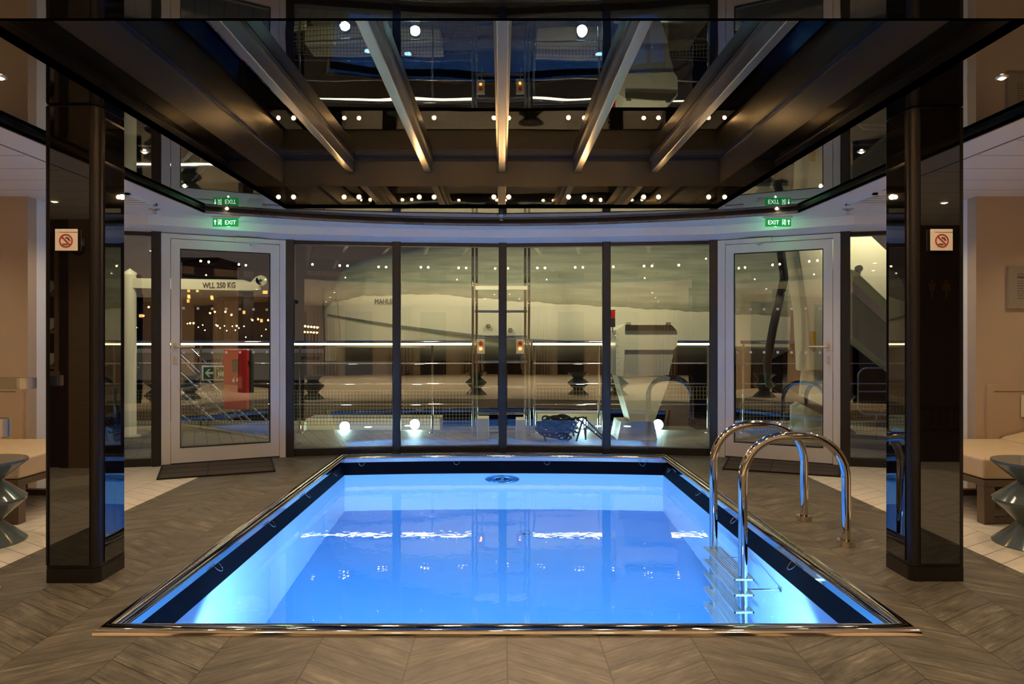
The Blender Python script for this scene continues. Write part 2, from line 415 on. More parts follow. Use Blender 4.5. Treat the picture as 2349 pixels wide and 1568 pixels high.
def text_mesh(name, s, size, m, parent, loc, rot, align='LEFT', depth=0.002, bold=0.0, sx=1.0):
    c = bpy.data.curves.new(name, 'FONT'); c.body = s; c.size = size; c.extrude = depth; c.offset = bold; c.align_x = align; c.resolution_u = 3
    t = bpy.data.objects.new(name, c); COL.objects.link(t)
    dg = bpy.context.evaluated_depsgraph_get(); me = bpy.data.meshes.new_from_object(t.evaluated_get(dg))
    bpy.data.objects.remove(t); bpy.data.curves.remove(c)
    me.materials.clear(); me.materials.append(m)
    o = bpy.data.objects.new(name, me); COL.objects.link(o); o.parent = parent; o.location = loc; o.rotation_euler = rot; o.scale = (sx, 1, 1)
    return o


def arc(c, r, a0, a1, n, plane='xz'):
    out = []
    for i in range(n + 1):
        t = a0 + (a1 - a0) * i / n
        if plane == 'xz': out.append((c[0] + r * math.cos(t), c[1], c[2] + r * math.sin(t)))
        else: out.append((c[0] + r * math.cos(t), c[1] + r * math.sin(t), c[2]))
    return out

# ------------------------------------------------------------------ room shell
WL = [(-3.69, 6.35), (-3.26, 6.46), (-2.165, 6.99), (-1.096, 7.15), (0.014, 7.23), (1.10, 7.15), (2.18, 7.01), (3.25, 6.46), (3.70, 6.35)]
BL = [(-3.69, 6.05), (-3.18, 6.14), (-2.08, 6.70), (-1.06, 6.87), (0.014, 6.95), (1.07, 6.87), (2.09, 6.71), (3.17, 6.14), (3.70, 6.05)]
PX0, PX1, PYN, PYF = -1.58, 1.63, 2.834, 6.88
pool_far = [(PX0 + (PX1 - PX0) * i / 16, PYF + 0.10 * (1 - (2 * i / 16 - 1) ** 2)) for i in range(17)]
ZM, ZC = 2.35, 2.31                                  # black ceiling, white ceiling
OX, OY0, OY1 = 1.89, 2.47, 6.0                       # skylight opening

f = MB()
f.prism([(-6, -9), (6, -9), (6, 2.80), (-6, 2.80)], -0.05, 0)
f.prism([(-6, 2.80), (-1.61, 2.80), (-1.61, 7.073), (-2.165, 6.99), (-3.26, 6.46), (-3.69, 6.35), (-6, 6.35)], -0.05, 0)
f.prism([(6, 2.80), (1.66, 2.80), (1.66, 7.077), (2.18, 7.01), (3.25, 6.46), (3.70, 6.35), (6, 6.35)], -0.05, 0)
far_in = [(x * 1.018, y + 0.03) for x, y in pool_far]; far_in[0] = (-1.61, 6.91); far_in[-1] = (1.66, 6.91)
back = [(-1.61, 7.073), (-1.096, 7.15), (0.014, 7.23), (1.10, 7.15), (1.66, 7.077)]
for i in range(16):
    a, b = far_in[i], far_in[i + 1]
    def wy(x):
        for p, q in zip(back, back[1:]):
            if p[0] - 1e-6 <= x <= q[0] + 1e-6: return p[1] + (q[1] - p[1]) * (x - p[0]) / (q[0] - p[0])
        return 7.08
    f.prism([a, b, (b[0], wy(b[0])), (a[0], wy(a[0]))], -0.05, 0)
struct(f.build('floor', M['floor']))

def arc_far(n=28, x=2.61, y0=6.01, h=0.68): return [(-x + 2 * x * i / n, y0 + h * (1 - (2 * i / n - 1) ** 2)) for i in range(n + 1)]
AF = arc_far(); AN = [(x, 1.5 - 0.68 * (1 - (x / 2.61) ** 2)) for x, y in AF]
c = MB()
c.box(-2.61, OY0, ZM, -OX, OY1, ZM + 0.03); c.box(OX, OY0, ZM, 2.61, OY1, ZM + 0.03)
for P, y in ((AF, OY1), (AN, OY0)):
    for a, b in zip(P, P[1:]): c.prism([a, b, (b[0], y), (a[0], y)], ZM, ZM + 0.03)
struct(c.build('ceiling', M['black']))
c = MB()
for s in (-1, 1): c.box(s * 2.61, -9, ZC, s * 6, 6.5, ZC + 0.02)
for a, b in zip(AF, AF[1:]): c.prism([a, b, (b[0], 7.25), (a[0], 7.25)], ZC, ZC + 0.02)
for a, b in zip(AN, AN[1:]): c.prism([a, b, (b[0], -9), (a[0], -9)], ZC, ZC + 0.02)
struct(c.build('ceiling', M['slat']))
# black edge between both ceilings
c = MB(); ring = AF + AN[::-1]
for a, b in zip(ring, ring[1:] + ring[:1]): c.seg(a, b, 0.012, ZC - 0.002, ZM, 0.0)
struct(c.build('trim_1', M['band']))

# white bulkhead above the curved glass wall, with a sloping underside
c = MB()
for i in range(len(WL) - 1):
    a, b, p, q = BL[i], BL[i + 1], WL[i], WL[i + 1]
    p = (p[0], p[1] + 0.08); q = (q[0], q[1] + 0.08)
    vs = [(*a, 2.23), (*b, 2.23), (*q, 2.20), (*p, 2.20), (*a, ZC), (*b, ZC), (*q, 2.5), (*p, 2.5)]
    c.add(vs, [(0, 3, 2, 1), (4, 5, 6, 7), (0, 1, 5, 4), (1, 2, 6, 5), (2, 3, 7, 6), (3, 0, 4, 7)])
struct(c.build('wall_front', M['paint']))
# side walls of the two lounge bays
struct(MB().box(-6, 5.32, 0, -3.69, 5.42, ZC).build('wall_left', M['beige']))
struct(MB().box(3.70, 5.32, 0, 6, 5.42, ZC).build('wall_right', M['beige']))
struct(MB().box(-3.79, 5.42, 0, -3.69, 6.40, ZC).build('wall_left', M['paint']))
struct(MB().box(3.70, 5.42, 0, 3.80, 6.40, ZC).build('wall_right', M['paint']))
struct(MB().box(-6.1, -9, 0, -6, 5.42, ZC).build('wall_left', M['beige']))
struct(MB().box(6, -9, 0, 6.1, 5.42, ZC).build('wall_right', M['beige']))
struct(MB().box(-6, -9.1, 0, 6, -9, ZC).build('wall_back', M['beige']))
# walls beside the camera, mirrored in the column glass
rw = MB().box(-4.02, 0.26, 0, -3.3, 0.36, ZC); struct(rw.build('wall_back', M['wood']))
rw = MB().box(-6, 0.0, 0, -4.02, 0.10, ZC).box(-4.10, 0.1, 0, -4.02, 0.36, ZC).box(-6, 0.10, 2.05, -4.1, 0.36, ZC)
struct(rw.build('wall_back', M['darkwood']))
struct(MB().box(3.3, -0.02, 0, 6, 0.08, ZC).build('wall_back', M['darkwood']))
struct(MB().box(-3.4, -9, 0, -3.3, 0.36, ZC).build('wall_left', M['beige']))
struct(MB().box(3.3, -9, 0, 3.4, 0.08, ZC).build('wall_right', M['beige']))
# dark doorways at the end and sides of the hall
for i, (x0, x1) in enumerate(((-2.6, -1.7), (-0.45, 0.45), (1.7, 2.6))):
    d = MB().box(x0, -8.99, 0, x1, -8.93, 2.1).build('door_%d' % (i + 3), M['darkwood']); struct(d)
for i, (sx, y0) in enumerate(((-1, -2.6), (1, -2.6), (-1, -5.4), (1, -5.4))):
    d = MB().box(sx * 3.3, y0, 0, sx * 3.25, y0 + 0.95, 2.1).build('door_%d' % (i + 6), M['darkwood']); struct(d)

# ------------------------------------------------------------------ glass wall: windows and doors
def frame_of(i):
    P, Q = Vector(WL[i]), Vector(WL[i + 1]); d = Q - P; return P, Q, d.length, math.atan2(d.y, d.x)

def ray_u(i, px):                                     # distance along pane i where a photo column meets it
    P, Q, Ln, a = frame_of(i); d = (Q - P).normalized(); k = (px - VX) / F_PX
    # P.x + u d.x = k (P.y + u d.y)
    return (k * P.y - P.x) / (d.x - k * d.y)

wn = 0
for i in (0, 2, 3, 4, 5, 7):
    wn += 1
    P, Q, Ln, a = frame_of(i)
    e = empty('window_%d' % wn, (P.x, P.y, 0), a); struct(e)
    fr = MB().box(0, -0.02, 0, Ln, 0.06, 0.075).box(0, -0.02, 2.17, Ln, 0.06, 2.24)
    if i == 0: fr.box(0, -0.02, 0.075, 0.03, 0.06, 2.17)
    if i == 7: fr.box(Ln - 0.03, -0.02, 0.075, Ln, 0.06, 2.17)
    fr.build('frame', M['frame'], e)
    MB().box(0.0, 0.018, 0.07, Ln, 0.026, 2.18).build('pane', M['glass'], e)
# dark upright posts
tn = 1
for i in range(1, 8):
    P = Vector(WL[i]); a0 = frame_of(i - 1)[3]; a1 = frame_of(i)[3]; tn += 1
    o = MB().box(-0.042, -0.055, 0, 0.042, 0.075, 2.225).build('trim_%d' % tn, M['frame'], loc=(P.x, P.y, 0), rz=(a0 + a1) / 2, bevel=0.008)
    struct(o)

def make_door(i, name, mirror):
    P, Q, Ln, a = frame_of(i)
    e = empty(name, (P.x, P.y, 0), a); struct(e)
    if not mirror: f0, l0, g0, g1, l1, f1 = [ray_u(i, p) for p in (371, 392, 413, 619, 639, 657)]
    else: f0, l0, g0, g1, l1, f1 = [ray_u(i, p) for p in (1646, 1666, 1685, 1889, 1910, 1933)]
    f0, f1 = 0.03, Ln - 0.03
    y0, y1 = -0.045, 0.06
    MB().box(f0, y0, 0, l0 - 0.004, y1, 2.20).box(l1 + 0.004, y0, 0, f1, y1, 2.20).box(l0 - 0.004, y0, 2.155, l1 + 0.004, y1, 2.20).build('door_frame', M['door'], e, bevel=0.003)
    zt, zb = 2.06, 0.16
    lf = MB().box(l0, y0 - 0.006, 0.018, g0, y1 - 0.03, 2.148).box(g1, y0 - 0.006, 0.018, l1, y1 - 0.03, 2.148)
    lf.box(g0, y0 - 0.006, 0.018, g1, y1 - 0.03, zb).box(g0, y0 - 0.006, zt, g1, y1 - 0.03, 2.148)
    leaf = lf.build('door_leaf', M['door'], e)
    MB().box(l0, y0 - 0.01, 0.012, l1, y0 + 0.02, 0.02).build('bottom_seal', M['rubber'], leaf)
    gs = MB(); t = 0.007
    for b in ((g0, zb, g0 + t, zt), (g1 - t, zb, g1, zt), (g0, zb, g1, zb + t), (g0, zt - t, g1, zt)): gs.box(b[0], y0 - 0.008, b[1], b[2], y0 + 0.03, b[3])
    gs.build('glazing_seal', M['rubber'], leaf)
    MB().box(g0, -0.004, zb, g1, 0.004, zt).build('pane', M['glass'], leaf)
    k = MB(); n = 7
    for z in (1.495, 1.068):
        for j in range(n):
            u = g0 + 0.03 + (g1 - g0 - 0.06) * j / (n - 1)
            k.box(u - 0.0115, -0.0065, z - 0.0115, u + 0.0115, -0.005, z + 0.0115)
    k.build('frosted_squares', M['white'], leaf)
    # handle with oval rose, oval key plate
    hu = (l0 + 0.035) if not mirror else (l1 - 0.035); s = 1 if not mirror else -1; zh = 1.125
    hd = MB(); yy = y0 - 0.008
    hd.tube([(hu, yy, zh), (hu, yy - 0.045, zh), (hu + s * 0.02, yy - 0.055, zh), (hu + s * 0.17, yy - 0.055, zh)], 0.010, 12)
    hd.build('handle', M['brushed'], leaf)
    pl = MB()
    def oval(z):
        pts = [(hu + 0.017 * math.cos(t), z + (0.017 if math.sin(t) > 0 else 0.017) * math.sin(t) + (0.02 if math.sin(t) > 0 else -0.02)) for t in [2 * PI * j / 24 for j in range(24)]]
        pl.xprism(pts, yy - 0.008, yy)
    oval(zh); oval(zh - 0.13); pl.build('key_plate', M['brushed'], leaf)
    # closer under the lintel
    cu = (g1 - 0.22) if not mirror else (g0 + 0.22)
    cl = MB().box(cu - 0.12, y0 - 0.05, 2.15, cu + 0.14, y0 - 0.006, 2.195)
    cl.tube([(cu, y0 - 0.06, 2.145), (cu + 0.10, y0 - 0.16, 2.14), (cu + 0.02, y0 - 0.06, 2.118)], 0.008, 8)
    cl.build('door_closer', M['door'], leaf, bevel=0.004)
    return e

make_door(1, 'door_1', False)
make_door(6, 'door_2', True)

# ------------------------------------------------------------------ skylight above the pool
sk = tag(empty('skylight', (0, 0, 2.35)), 'long glazed skylight with grey beams set in a black framed ceiling opening above the pool', 'skylight')
zf0, zf1, zl1 = 2.35, 2.541, 2.767
def ringbox(z0, z1, off, th):
    r = MB(); x = OX + off; a = OY0 - off; b = OY1 + off
    r.box(-x - th, a - th, z0, -x, b + th, z1).box(x, a - th, z0, x + th, b + th, z1).box(-x, a - th, z0, x, a, z1).box(-x, b, z0, x, b + th, z1); return r
def sky_part(mb, name, m): return mb.build(name, m, sk, loc=(0, 0, -2.35))
sky_part(ringbox(zf0, zf1, 0, 0.02), 'black_fascia', M['black'])
sky_part(ringbox(zf1 - 0.01, zl1, 0.02, 0.02), 'lining_panel', M['brown'])
sky_part(ringbox(zl1, 2.80, 0.01, 0.03), 'rubber_seal', M['seal'])
for X in (-1.325, -0.645, 0.006, 0.67, 1.345):
    b = MB().box(X - 0.030, OY0 - 0.01, 2.664, X + 0.030, OY1 + 0.01, 2.79); o = b.build('beam', M['beam'], sk, loc=(0, 0, -2.35), bevel=0.006)
    lg = MB().box(X - 0.045, OY0, 2.755, X + 0.045, OY1, 2.789).build('glazing_ledge', M['brown'], o)
sky_part(MB().box(-OX, OY0, 2.792, OX, OY1, 2.80), 'pane', M['sky'])

ORD = ['first', 'second', 'third', 'fourth', 'fifth', 'sixth', 'seventh', 'eighth', 'ninth', 'tenth', 'eleventh', 'twelfth']
def spotlight(x, y, z, dy, label, group):
    e = tag(empty('spotlight', (x, y, z)), label, 'spotlight', group)
    MB().disc((0, 0, 0), 0.024, 20, 'y', 0.0165, 0.008).build('bezel', M['brushed'], e)
    MB().disc((0, dy * 0.001, 0), 0.016, 16, 'y', 0, 0.006).build('lens', M['bulb'], e)
    return e
px_far = [674, 790, 824, 962, 996, 1133, 1167, 1304, 1340, 1476, 1510, 1625]
for k, px in enumerate(px_far):
    X = (px - VX) / F_PX * 6.0
    nm = 'small warm spotlight on far black skylight edge, %s of twelve from the left' % ORD[k]
    spotlight(X, OY1 - 0.005, 2.445, -1, nm, 'spotlights along the far edge of the skylight')
    spotlight(X, OY0 + 0.005, 2.445, 1, 'small warm spotlight on near black skylight edge, %s of twelve from the left' % ORD[k], 'spotlights along the near edge of the skylight')

# ------------------------------------------------------------------ columns
def column(x0, x1, y0, y1, inner, panel, label=None):
    e = empty('column', ((x0 + x1) / 2, (y0 + y1) / 2, 0))
    if label: tag(e, label, 'column', 'glossy black columns beside the pool', 'thing')
    else: struct(e)
    cx, cy_ = (x0 + x1) / 2, (y0 + y1) / 2; r = 0.032
    # plan outline with one rounded corner on the near side facing the pool
    if inner > 0: poly = [(x0, y0), (x1 - r, y0)] + [(x1 - r + r * math.sin(t), y0 + r - r * math.cos(t)) for t in [PI / 2 * j / 8 for j in range(1, 9)]] + [(x1, y1), (x0, y1)]
    else: poly = [(x0, y1), (x0, y0 + r)] + [(x0 + r - r * math.cos(t), y0 + r - r * math.sin(t)) for t in [PI / 2 * j / 8 for j in range(1, 9)]] + [(x1, y0), (x1, y1)]
    loc = [(p[0] - cx, p[1] - cy_) for p in poly]
    MB().prism(loc, 0.075, 2.347).build('body', M['bronze'], e)
    MB().prism([(p[0] * 1.006, p[1] * 1.006) for p in loc], 0, 0.072).build('plinth', M['bronze'], e)
    MB().box(panel[0] - cx, y0 - cy_ - 0.006, 0.09, panel[1] - cx, y0 - cy_ + 0.01, 2.34).build('front_panel', M['colglass'], e)
    xs = x1 if inner > 0 else x0
    MB().box(xs - cx - 0.006, y0 + 0.045 - cy_, 0.09, xs - cx + 0.006, y1 - 0.012 - cy_, 2.34).build('side_panel', M['colglass'], e)
    if inner > 0: MB().box(x0 - cx, y0 - cy_ - 0.006, 0.09, x0 - cx + 0.008, y0 - cy_ + 0.004, 2.34).build('edge_strip', M['bronze'], e)
    return e
column(-2.235, -1.98, 3.356, 3.585, 1, (-2.215, -2.022), 'glossy black glass column standing left of the pool, near the grey stool')
column(2.03, 2.287, 3.38, 3.60, -1, (2.073, 2.265), 'glossy black glass column standing right of the pool, beyond the handrails')
column(-2.235, -1.98, -1.1, -0.87, 1, (-2.215, -2.022)); column(2.03, 2.287, -1.1, -0.87, -1, (2.073, 2.265))

# no diving signs
def dive_sign(px, py, Y, label):
    p = at(px, py, Y); e = tag(empty('no_diving_sign', (p.x, Y - 0.008, p.z)), label, 'sign', 'no diving signs on the columns')
    MB().box(-0.055, -0.005, -0.053, 0.055, 0, 0.053).build('plate', M['sign'], e, bevel=0.002)
    MB().box(-0.033, -0.0065, 0.0365, 0.055, -0.005, 0.038).build('grey_line', M['greyink'], e)
    r = MB().disc((0, -0.0065, -0.005), 0.033, 40, 'y', 0.0275, 0.002)
    c45 = 0.0290 * 0.7071; t = 0.0028 * 0.7071
    r.xprism([(-c45 - t, -0.005 + c45 - t), (-c45 + t, -0.005 + c45 + t), (c45 + t, -0.005 - c45 + t), (c45 - t, -0.005 - c45 - t)], -0.0082, -0.0062)
    r.build('prohibition_ring', M['red'], e)
    d = MB().disc((0.001, -0.0065, 0.010), 0.0035, 14, 'y', 0, 0.0012)
    d.tube([(0.004, -0.0065, 0.0085), (0.012, -0.0065, 0.011), (0.016, -0.0065, 0.002), (0.020, -0.0065, -0.006)], 0.0018, 6)
    d.tube([(0.004, -0.0065, 0.0085), (0.010, -0.0065, 0.003), (0.014, -0.0065, -0.004)], 0.0014, 6)
    for k in range(2):
        d.tube([(-0.017 + 0.003 * j, -0.0065, -0.020 - 0.005 * k + 0.0015 * math.sin(j * 1.6)) for j in range(9)], 0.0011, 6)
    d.build('diver_pictogram', M['ink'], e)
dive_sign(155.5, 550.5, 3.346, 'white no diving sign with red ring on the left black column')
dive_sign(2156.5, 550.5, 3.370, 'white no diving sign with red ring on the right black column')

# ------------------------------------------------------------------ swimming pool
pool = tag(empty('swimming_pool', (0.025, 4.86, 0)), 'indoor pool glowing bright blue, with polished steel edge, set in dark floor', 'swimming pool')
pl = (-0.025, -4.86, 0)
far = pool_far
outline = [(PX0, PYN), (PX1, PYN)] + far[::-1]
ZB = -1.56
MB().prism([(p[0], p[1]) for p in outline], ZB - 0.05, ZB).build('basin_floor', M['poolfloor'], pool, loc=pl)
sh = MB()                                             # shell: floor plus inner wall faces with thickness outwards
def walls(mb, z0, z1, th=0.03, off=0.0):
    n = len(outline)
    for i in range(n):
        a, b = Vector(outline[i]), Vector(outline[(i + 1) % n]); d = (b - a).normalized(); nn = Vector((d.y, -d.x))
        a2 = a - d * 0.0; b2 = b + d * 0.0
        mb.prism([a2 + nn * off, b2 + nn * off, b2 + nn * (off + th) + d * (0.02 if th > 0.02 else 0), a2 + nn * (off + th) - d * (0.02 if th > 0.02 else 0)], z0, z1)
    return mb
walls(sh, ZB - 0.05, -0.185)
sh.build('basin_wall', M['pool'], pool, loc=pl)
walls(MB(), -0.185, -0.046, 0.03, 0.0).build('gutter_band', M['gutter'], pool, loc=pl)
walls(MB(), -0.046, 0.0, 0.03, 0.0).build('inner_steel_strip', M['chrome'], pool, loc=pl)
# coping: polished half-round tube on a flat flange
def loop_offset(o):
    n = 17; pts = [(PX0 - o, PYN - o), (PX1 + o, PYN - o)]
    pts += [(x * (1 + o / 1.6 * (1 if True else 1)), y + o) for x, y in far[::-1]]
    pts[2] = (PX1 + o, PYF + o); pts[-1] = (PX0 - o, PYF + o); return pts
cp = MB(); lo = loop_offset(0.036); prof = [(0.040 * math.cos(t), 0.030 * math.sin(t)) for t in [PI * j / 10 for j in range(11)]]
n = len(lo); vs = []
for i, p in enumerate(lo):
    a, b, q = Vector(lo[i - 1]), Vector(p), Vector(lo[(i + 1) % n])
    d0 = (b - a).normalized(); d1 = (q - b).normalized(); n0 = Vector((d0.y, -d0.x)); n1 = Vector((d1.y, -d1.x)); m_ = (n0 + n1).normalized(); s_ = 1 / max(0.5, m_.dot(n0))
    for r_, z_ in prof: v_ = b + m_ * r_ * s_; vs.append((v_.x, v_.y, z_ + 0.001))
k = len(prof); fs = [(i * k + j, i * k + j + 1, ((i + 1) % n) * k + j + 1, ((i + 1) % n) * k + j) for i in range(n) for j in range(k - 1)]
cp.add(vs, fs, True)
cpo = cp.build('coping_rail', M['chrome'], pool, loc=pl)
es = cpo.modifiers.new('split', 'EDGE_SPLIT'); es.split_angle = math.radians(35)
# a narrow steel lip inside the rail, standing proud of the wall
lip = MB(); li = loop_offset(-0.003)
for i in range(n):
    a, b = Vector(li[i]), Vector(li[(i + 1) % n]); lip.tube([(a.x, a.y, -0.004), (b.x, b.y, -0.004)], 0.007, 10)
lip.build('steel_lip', M['chrome'], pool, loc=pl)
# small cover eyes under the rail
def eye(x, y, nx, ny):
    e = MB(); tx, ty = -ny, nx; c0 = Vector((x, y, -0.045)); r = 0.030
    pts = [c0 + Vector((nx * 0.012, ny * 0.012, 0)) + Vector((tx, ty, 0)) * r * math.cos(t) + Vector((0, 0, -1)) * r * math.sin(t) + Vector((nx, ny, 0)) * 0.03 * math.sin(t) for t in [PI * j / 12 for j in range(13)]]
    e.tube(pts, 0.003, 8); e.build('cover_eye', M['chrome'], pool, loc=pl)
for px, py in ((492, 1298), (617, 1199), (700, 1130), (762, 1079)):
    Y = 1.58 * F_PX / (VX - px); eye(PX0, Y, 1, 0)
for px in (1540, 1608, 1690, 1825):
    Y = 1.63 * F_PX / (px - VX); eye(PX1, Y, -1, 0)
for px in (832, 1047, 1255, 1471):
    X = (px - VX) / F_PX * 6.93; eye(X, PYF + 0.10 * (1 - (X / 1.6) ** 2), 0, -1)
# round jet on the far wall just under the surface, floor drain
p = (0.01, 6.975, -0.44)
j = MB().lathe([(0.175, 0), (0.175, 0.012), (0.150, 0.022), (0.140, 0.010), (0.10, 0.010), (0.095, 0.020), (0.07, 0.020), (0.065, 0.006), (0.03, 0.006), (0.028, 0.02), (0.0001, 0.022)], 48)
j.v = [(x, -z, y) for x, y, z in j.v]
jo = j.build('counter_current_jet', M['jet'], pool, loc=(p[0] + pl[0], p[1] + pl[1], p[2]))
for q in range(4): MB().ball((0.045 * math.cos(q * PI / 2 + 0.7), -0.02, 0.045 * math.sin(q * PI / 2 + 0.7)), 0.012).build('jet_nozzle', M['gutter'], jo)
dr = MB().lathe([(0.05, 0), (0.05, 0.006), (0.04, 0.010), (0.0001, 0.010)], 32).build('floor_drain', M['jet'], pool, loc=(0.22 + pl[0], 6.28 + pl[1], ZB))
for X in (-0.95, 1.0):
    lp = MB().lathe([(0.13, 0), (0.13, 0.02), (0.10, 0.03), (0.0001, 0.03)], 32); lp.v = [(x, z, y) for x, y, z in lp.v]
    lp.build('underwater_light', M['jet'], pool, loc=(X + pl[0], PYN + pl[1], -0.75))
wt = MB()
for i in range(16):
    a, b = far[i], far[i + 1]; wt.add([(a[0], PYN, Z_WATER), (b[0], PYN, Z_WATER), (b[0], b[1], Z_WATER), (a[0], a[1], Z_WATER)], [(0, 1, 2, 3)])
me_w = wt.build('pool_water', M['water'])
import bmesh
bm = bmesh.new(); bm.from_mesh(me_w.data); bmesh.ops.remove_doubles(bm, verts=bm.verts, dist=1e-5)
for fc in bm.faces:
    if fc.normal.z < 0: fc.normal_flip()
bm.to_mesh(me_w.data); bm.free()
tag(me_w, 'calm clear blue water filling the indoor pool', 'water', kind='stuff')

# ------------------------------------------------------------------ pool ladder with handrail arches
ld = tag(empty('pool_ladder', (1.7, 4.24, 0)), 'polished steel pool ladder with two arched handrails at the right pool edge', 'pool ladder')
lo_ = (-1.7, -4.24, 0)
def arch(Y):
    xl, xr, zt, r = 1.405, 2.005, 0.635, 0.245
    pts = [(xl, Y, -1.35), (xl, Y, -0.6), (xl, Y, 0.1), (xl, Y, zt - r)] + arc((xl + r, Y, zt - r), r, PI, PI / 2, 10)[1:] + arc((xr - r, Y, zt - r), r, PI / 2, 0, 10) + [(xr, Y, 0.2), (xr, Y, 0.0)]
    o = MB().tube(pts, 0.0255, 24).build('handrail', M['chrome'], ld, loc=lo_)
    MB().cyl((xr, Y, 0), (xr, Y, 0.034), 0.050, 32).build('floor_flange', M['chrome'], o)
    MB().tube([(xl + 0.02, Y, -0.42), (PX1 - 0.004, Y, -0.42)], 0.011, 12).disc((PX1 - 0.006, Y, -0.42), 0.03, 20, 'x', 0, 0.01).build('wall_bracket', M['chrome'], o)
for Y in (4.52, 3.97): arch(Y)
for kz in range(5):
    z = -0.215 - 0.25 * kz; t = MB().box(1.345, 3.94, z - 0.028, 1.353, 4.55, z + 0.004).box(1.452, 3.94, z - 0.028, 1.460, 4.55, z + 0.004)
    t.box(1.345, 3.94, z - 0.028, 1.46, 3.948, z + 0.002).box(1.345, 4.542, z - 0.028, 1.46, 4.55, z + 0.002)
    for q in range(6): t.box(1.3575 + q * 0.0160, 3.948, z - 0.010, 1.3680 + q * 0.0160, 4.542, z)
    t.build('tread', M['tread'], ld, loc=lo_)

# ------------------------------------------------------------------ ceiling and wall fittings
def downlight(x, y, z, label, group, kind='bulb2', r=0.019):
    e = tag(empty('downlight', (x, y, z)), label, 'ceiling light', group)
    MB().lathe([(r * 0.8, -0.001), (r * 0.85, -0.006), (r * 1.25, -0.004), (r * 1.3, 0.0)], 24).build('bezel', M['brushed'], e)
    MB().lathe([(0.0001, -0.012), (r * 0.4, -0.010), (r * 0.7, -0.005), (r * 0.82, 0)], 20).build('lens', M[kind], e)
DL = ['left side of the black ceiling, nearest the left column', 'left side of the black ceiling, in front of the left window', 'left side of the black ceiling, by the left exit sign',
      'right side of the black ceiling, nearest the right column', 'right side of the black ceiling, in front of the right window', 'right side of the black ceiling, by the right exit sign']
for k, (X, Y) in enumerate(RING):
    if k < 6: downlight(X, Y, ZM - 0.001, 'small downlight on the ' + DL[k], 'downlights in the black ceiling')
    else: downlight(X, Y, ZM - 0.001, 'small round downlight in the black ceiling above the near floor', 'downlights in the black ceiling near the camera')
for X, Y in BAY: downlight(X, Y, ZC - 0.001, 'round downlight in the white ceiling over the lounge bays', 'downlights over the lounge bays', 'bulb3', 0.035)
for X, Y in HALL: downlight(X, Y, ZC - 0.001, 'round downlight in the white ceiling of the hall', 'downlights in the hall', 'bulb3', 0.035)

def exit_sign(px, Y, flip, label):
    X = (px - VX) / F_PX * Y; z = 2.257
    e = tag(empty('exit_sign', (X, Y, z)), label, 'exit sign', 'green exit signs')
    MB().box(-0.115, -0.008, -0.037, 0.115, 0.008, 0.037).build('green_panel', M['green'], e, bevel=0.002)
    MB().box(-0.12, -0.03, 0.038, 0.12, 0.03, 0.052).build('ceiling_mount', M['white'], e)
    s = -1 if flip else 1
    text_mesh('exit_letters', 'EXIT', 0.054, M['exitw'], e, ((0.046 * s), -0.0095, -0.019), (PI / 2, 0, 0), 'CENTER', 0.001, 0.0, 0.92)
    a = MB(); ax = -0.092 * s
    a.box(ax - 0.0035, -0.0105, -0.022, ax + 0.0035, -0.008, 0.012); a.xprism([(ax - 0.012, 0.008), (ax + 0.012, 0.008), (ax, 0.024)], -0.0105, -0.008)
    a.build('arrow', M['exitw'], e)
    m = MB(); mx = -0.050 * s
    m.box(mx - 0.016, -0.0095, -0.026, mx - 0.013, -0.008, 0.024).box(mx + 0.013, -0.0095, -0.026, mx + 0.016, -0.008, 0.024).box(mx - 0.016, -0.0095, 0.022, mx + 0.016, -0.008, 0.025)
    m.disc((mx + 0.003, -0.009, 0.015), 0.0042, 12, 'y', 0, 0.002)
    m.tube([(mx + 0.001, -0.009, 0.010), (mx - 0.002, -0.009, -0.004), (mx + 0.006, -0.009, -0.012), (mx + 0.003, -0.009, -0.023)], 0.0028, 6)
    m.tube([(mx - 0.002, -0.009, -0.004), (mx - 0.007, -0.009, -0.014), (mx - 0.012, -0.009, -0.014)], 0.0025, 6)
    m.tube([(mx - 0.008, -0.009, 0.002), (mx, -0.009, 0.008), (mx + 0.009, -0.009, 0.002)], 0.0018, 6)
    m.build('running_figure', M['exitw'], e)
    lamp('POINT', 'exit_sign_lamp', (X, Y + 0.06, z - 0.06), 0.8, (0.25, 1, 0.45), size=0.005)
exit_sign(517.7, 6.2, False, 'green lit exit sign above the left glazed door')
exit_sign(1785, 6.2, True, 'green lit exit sign above the right glazed door')

def sprinkler(x, y, z, label):
    e = tag(empty('sprinkler', (x, y, z)), label, 'sprinkler', 'ceiling sprinklers')
    MB().lathe([(0.048, 0), (0.045, -0.006), (0.020, -0.010), (0.012, -0.02), (0.0001, -0.02)], 28).build('rose', M['brushed'], e)
    d = MB().tube([(-0.01, 0, -0.015), (-0.012, 0, -0.03), (0, 0, -0.04)], 0.002, 6).tube([(0.01, 0, -0.015), (0.012, 0, -0.03), (0, 0, -0.04)], 0.002, 6)
    d.lathe([(0.018, -0.040), (0.018, -0.043), (0.0001, -0.044)], 16); d.build('deflector', M['chrome'], e)
sprinkler(-2.96, 5.83, ZC, 'small steel sprinkler in the white ceiling left of the pool')
sprinkler(2.96, 5.83, ZC, 'small steel sprinkler in the white ceiling right of the pool')
sprinkler(0.0, 6.38, ZM, 'small steel sprinkler in the black ceiling before the central window post')

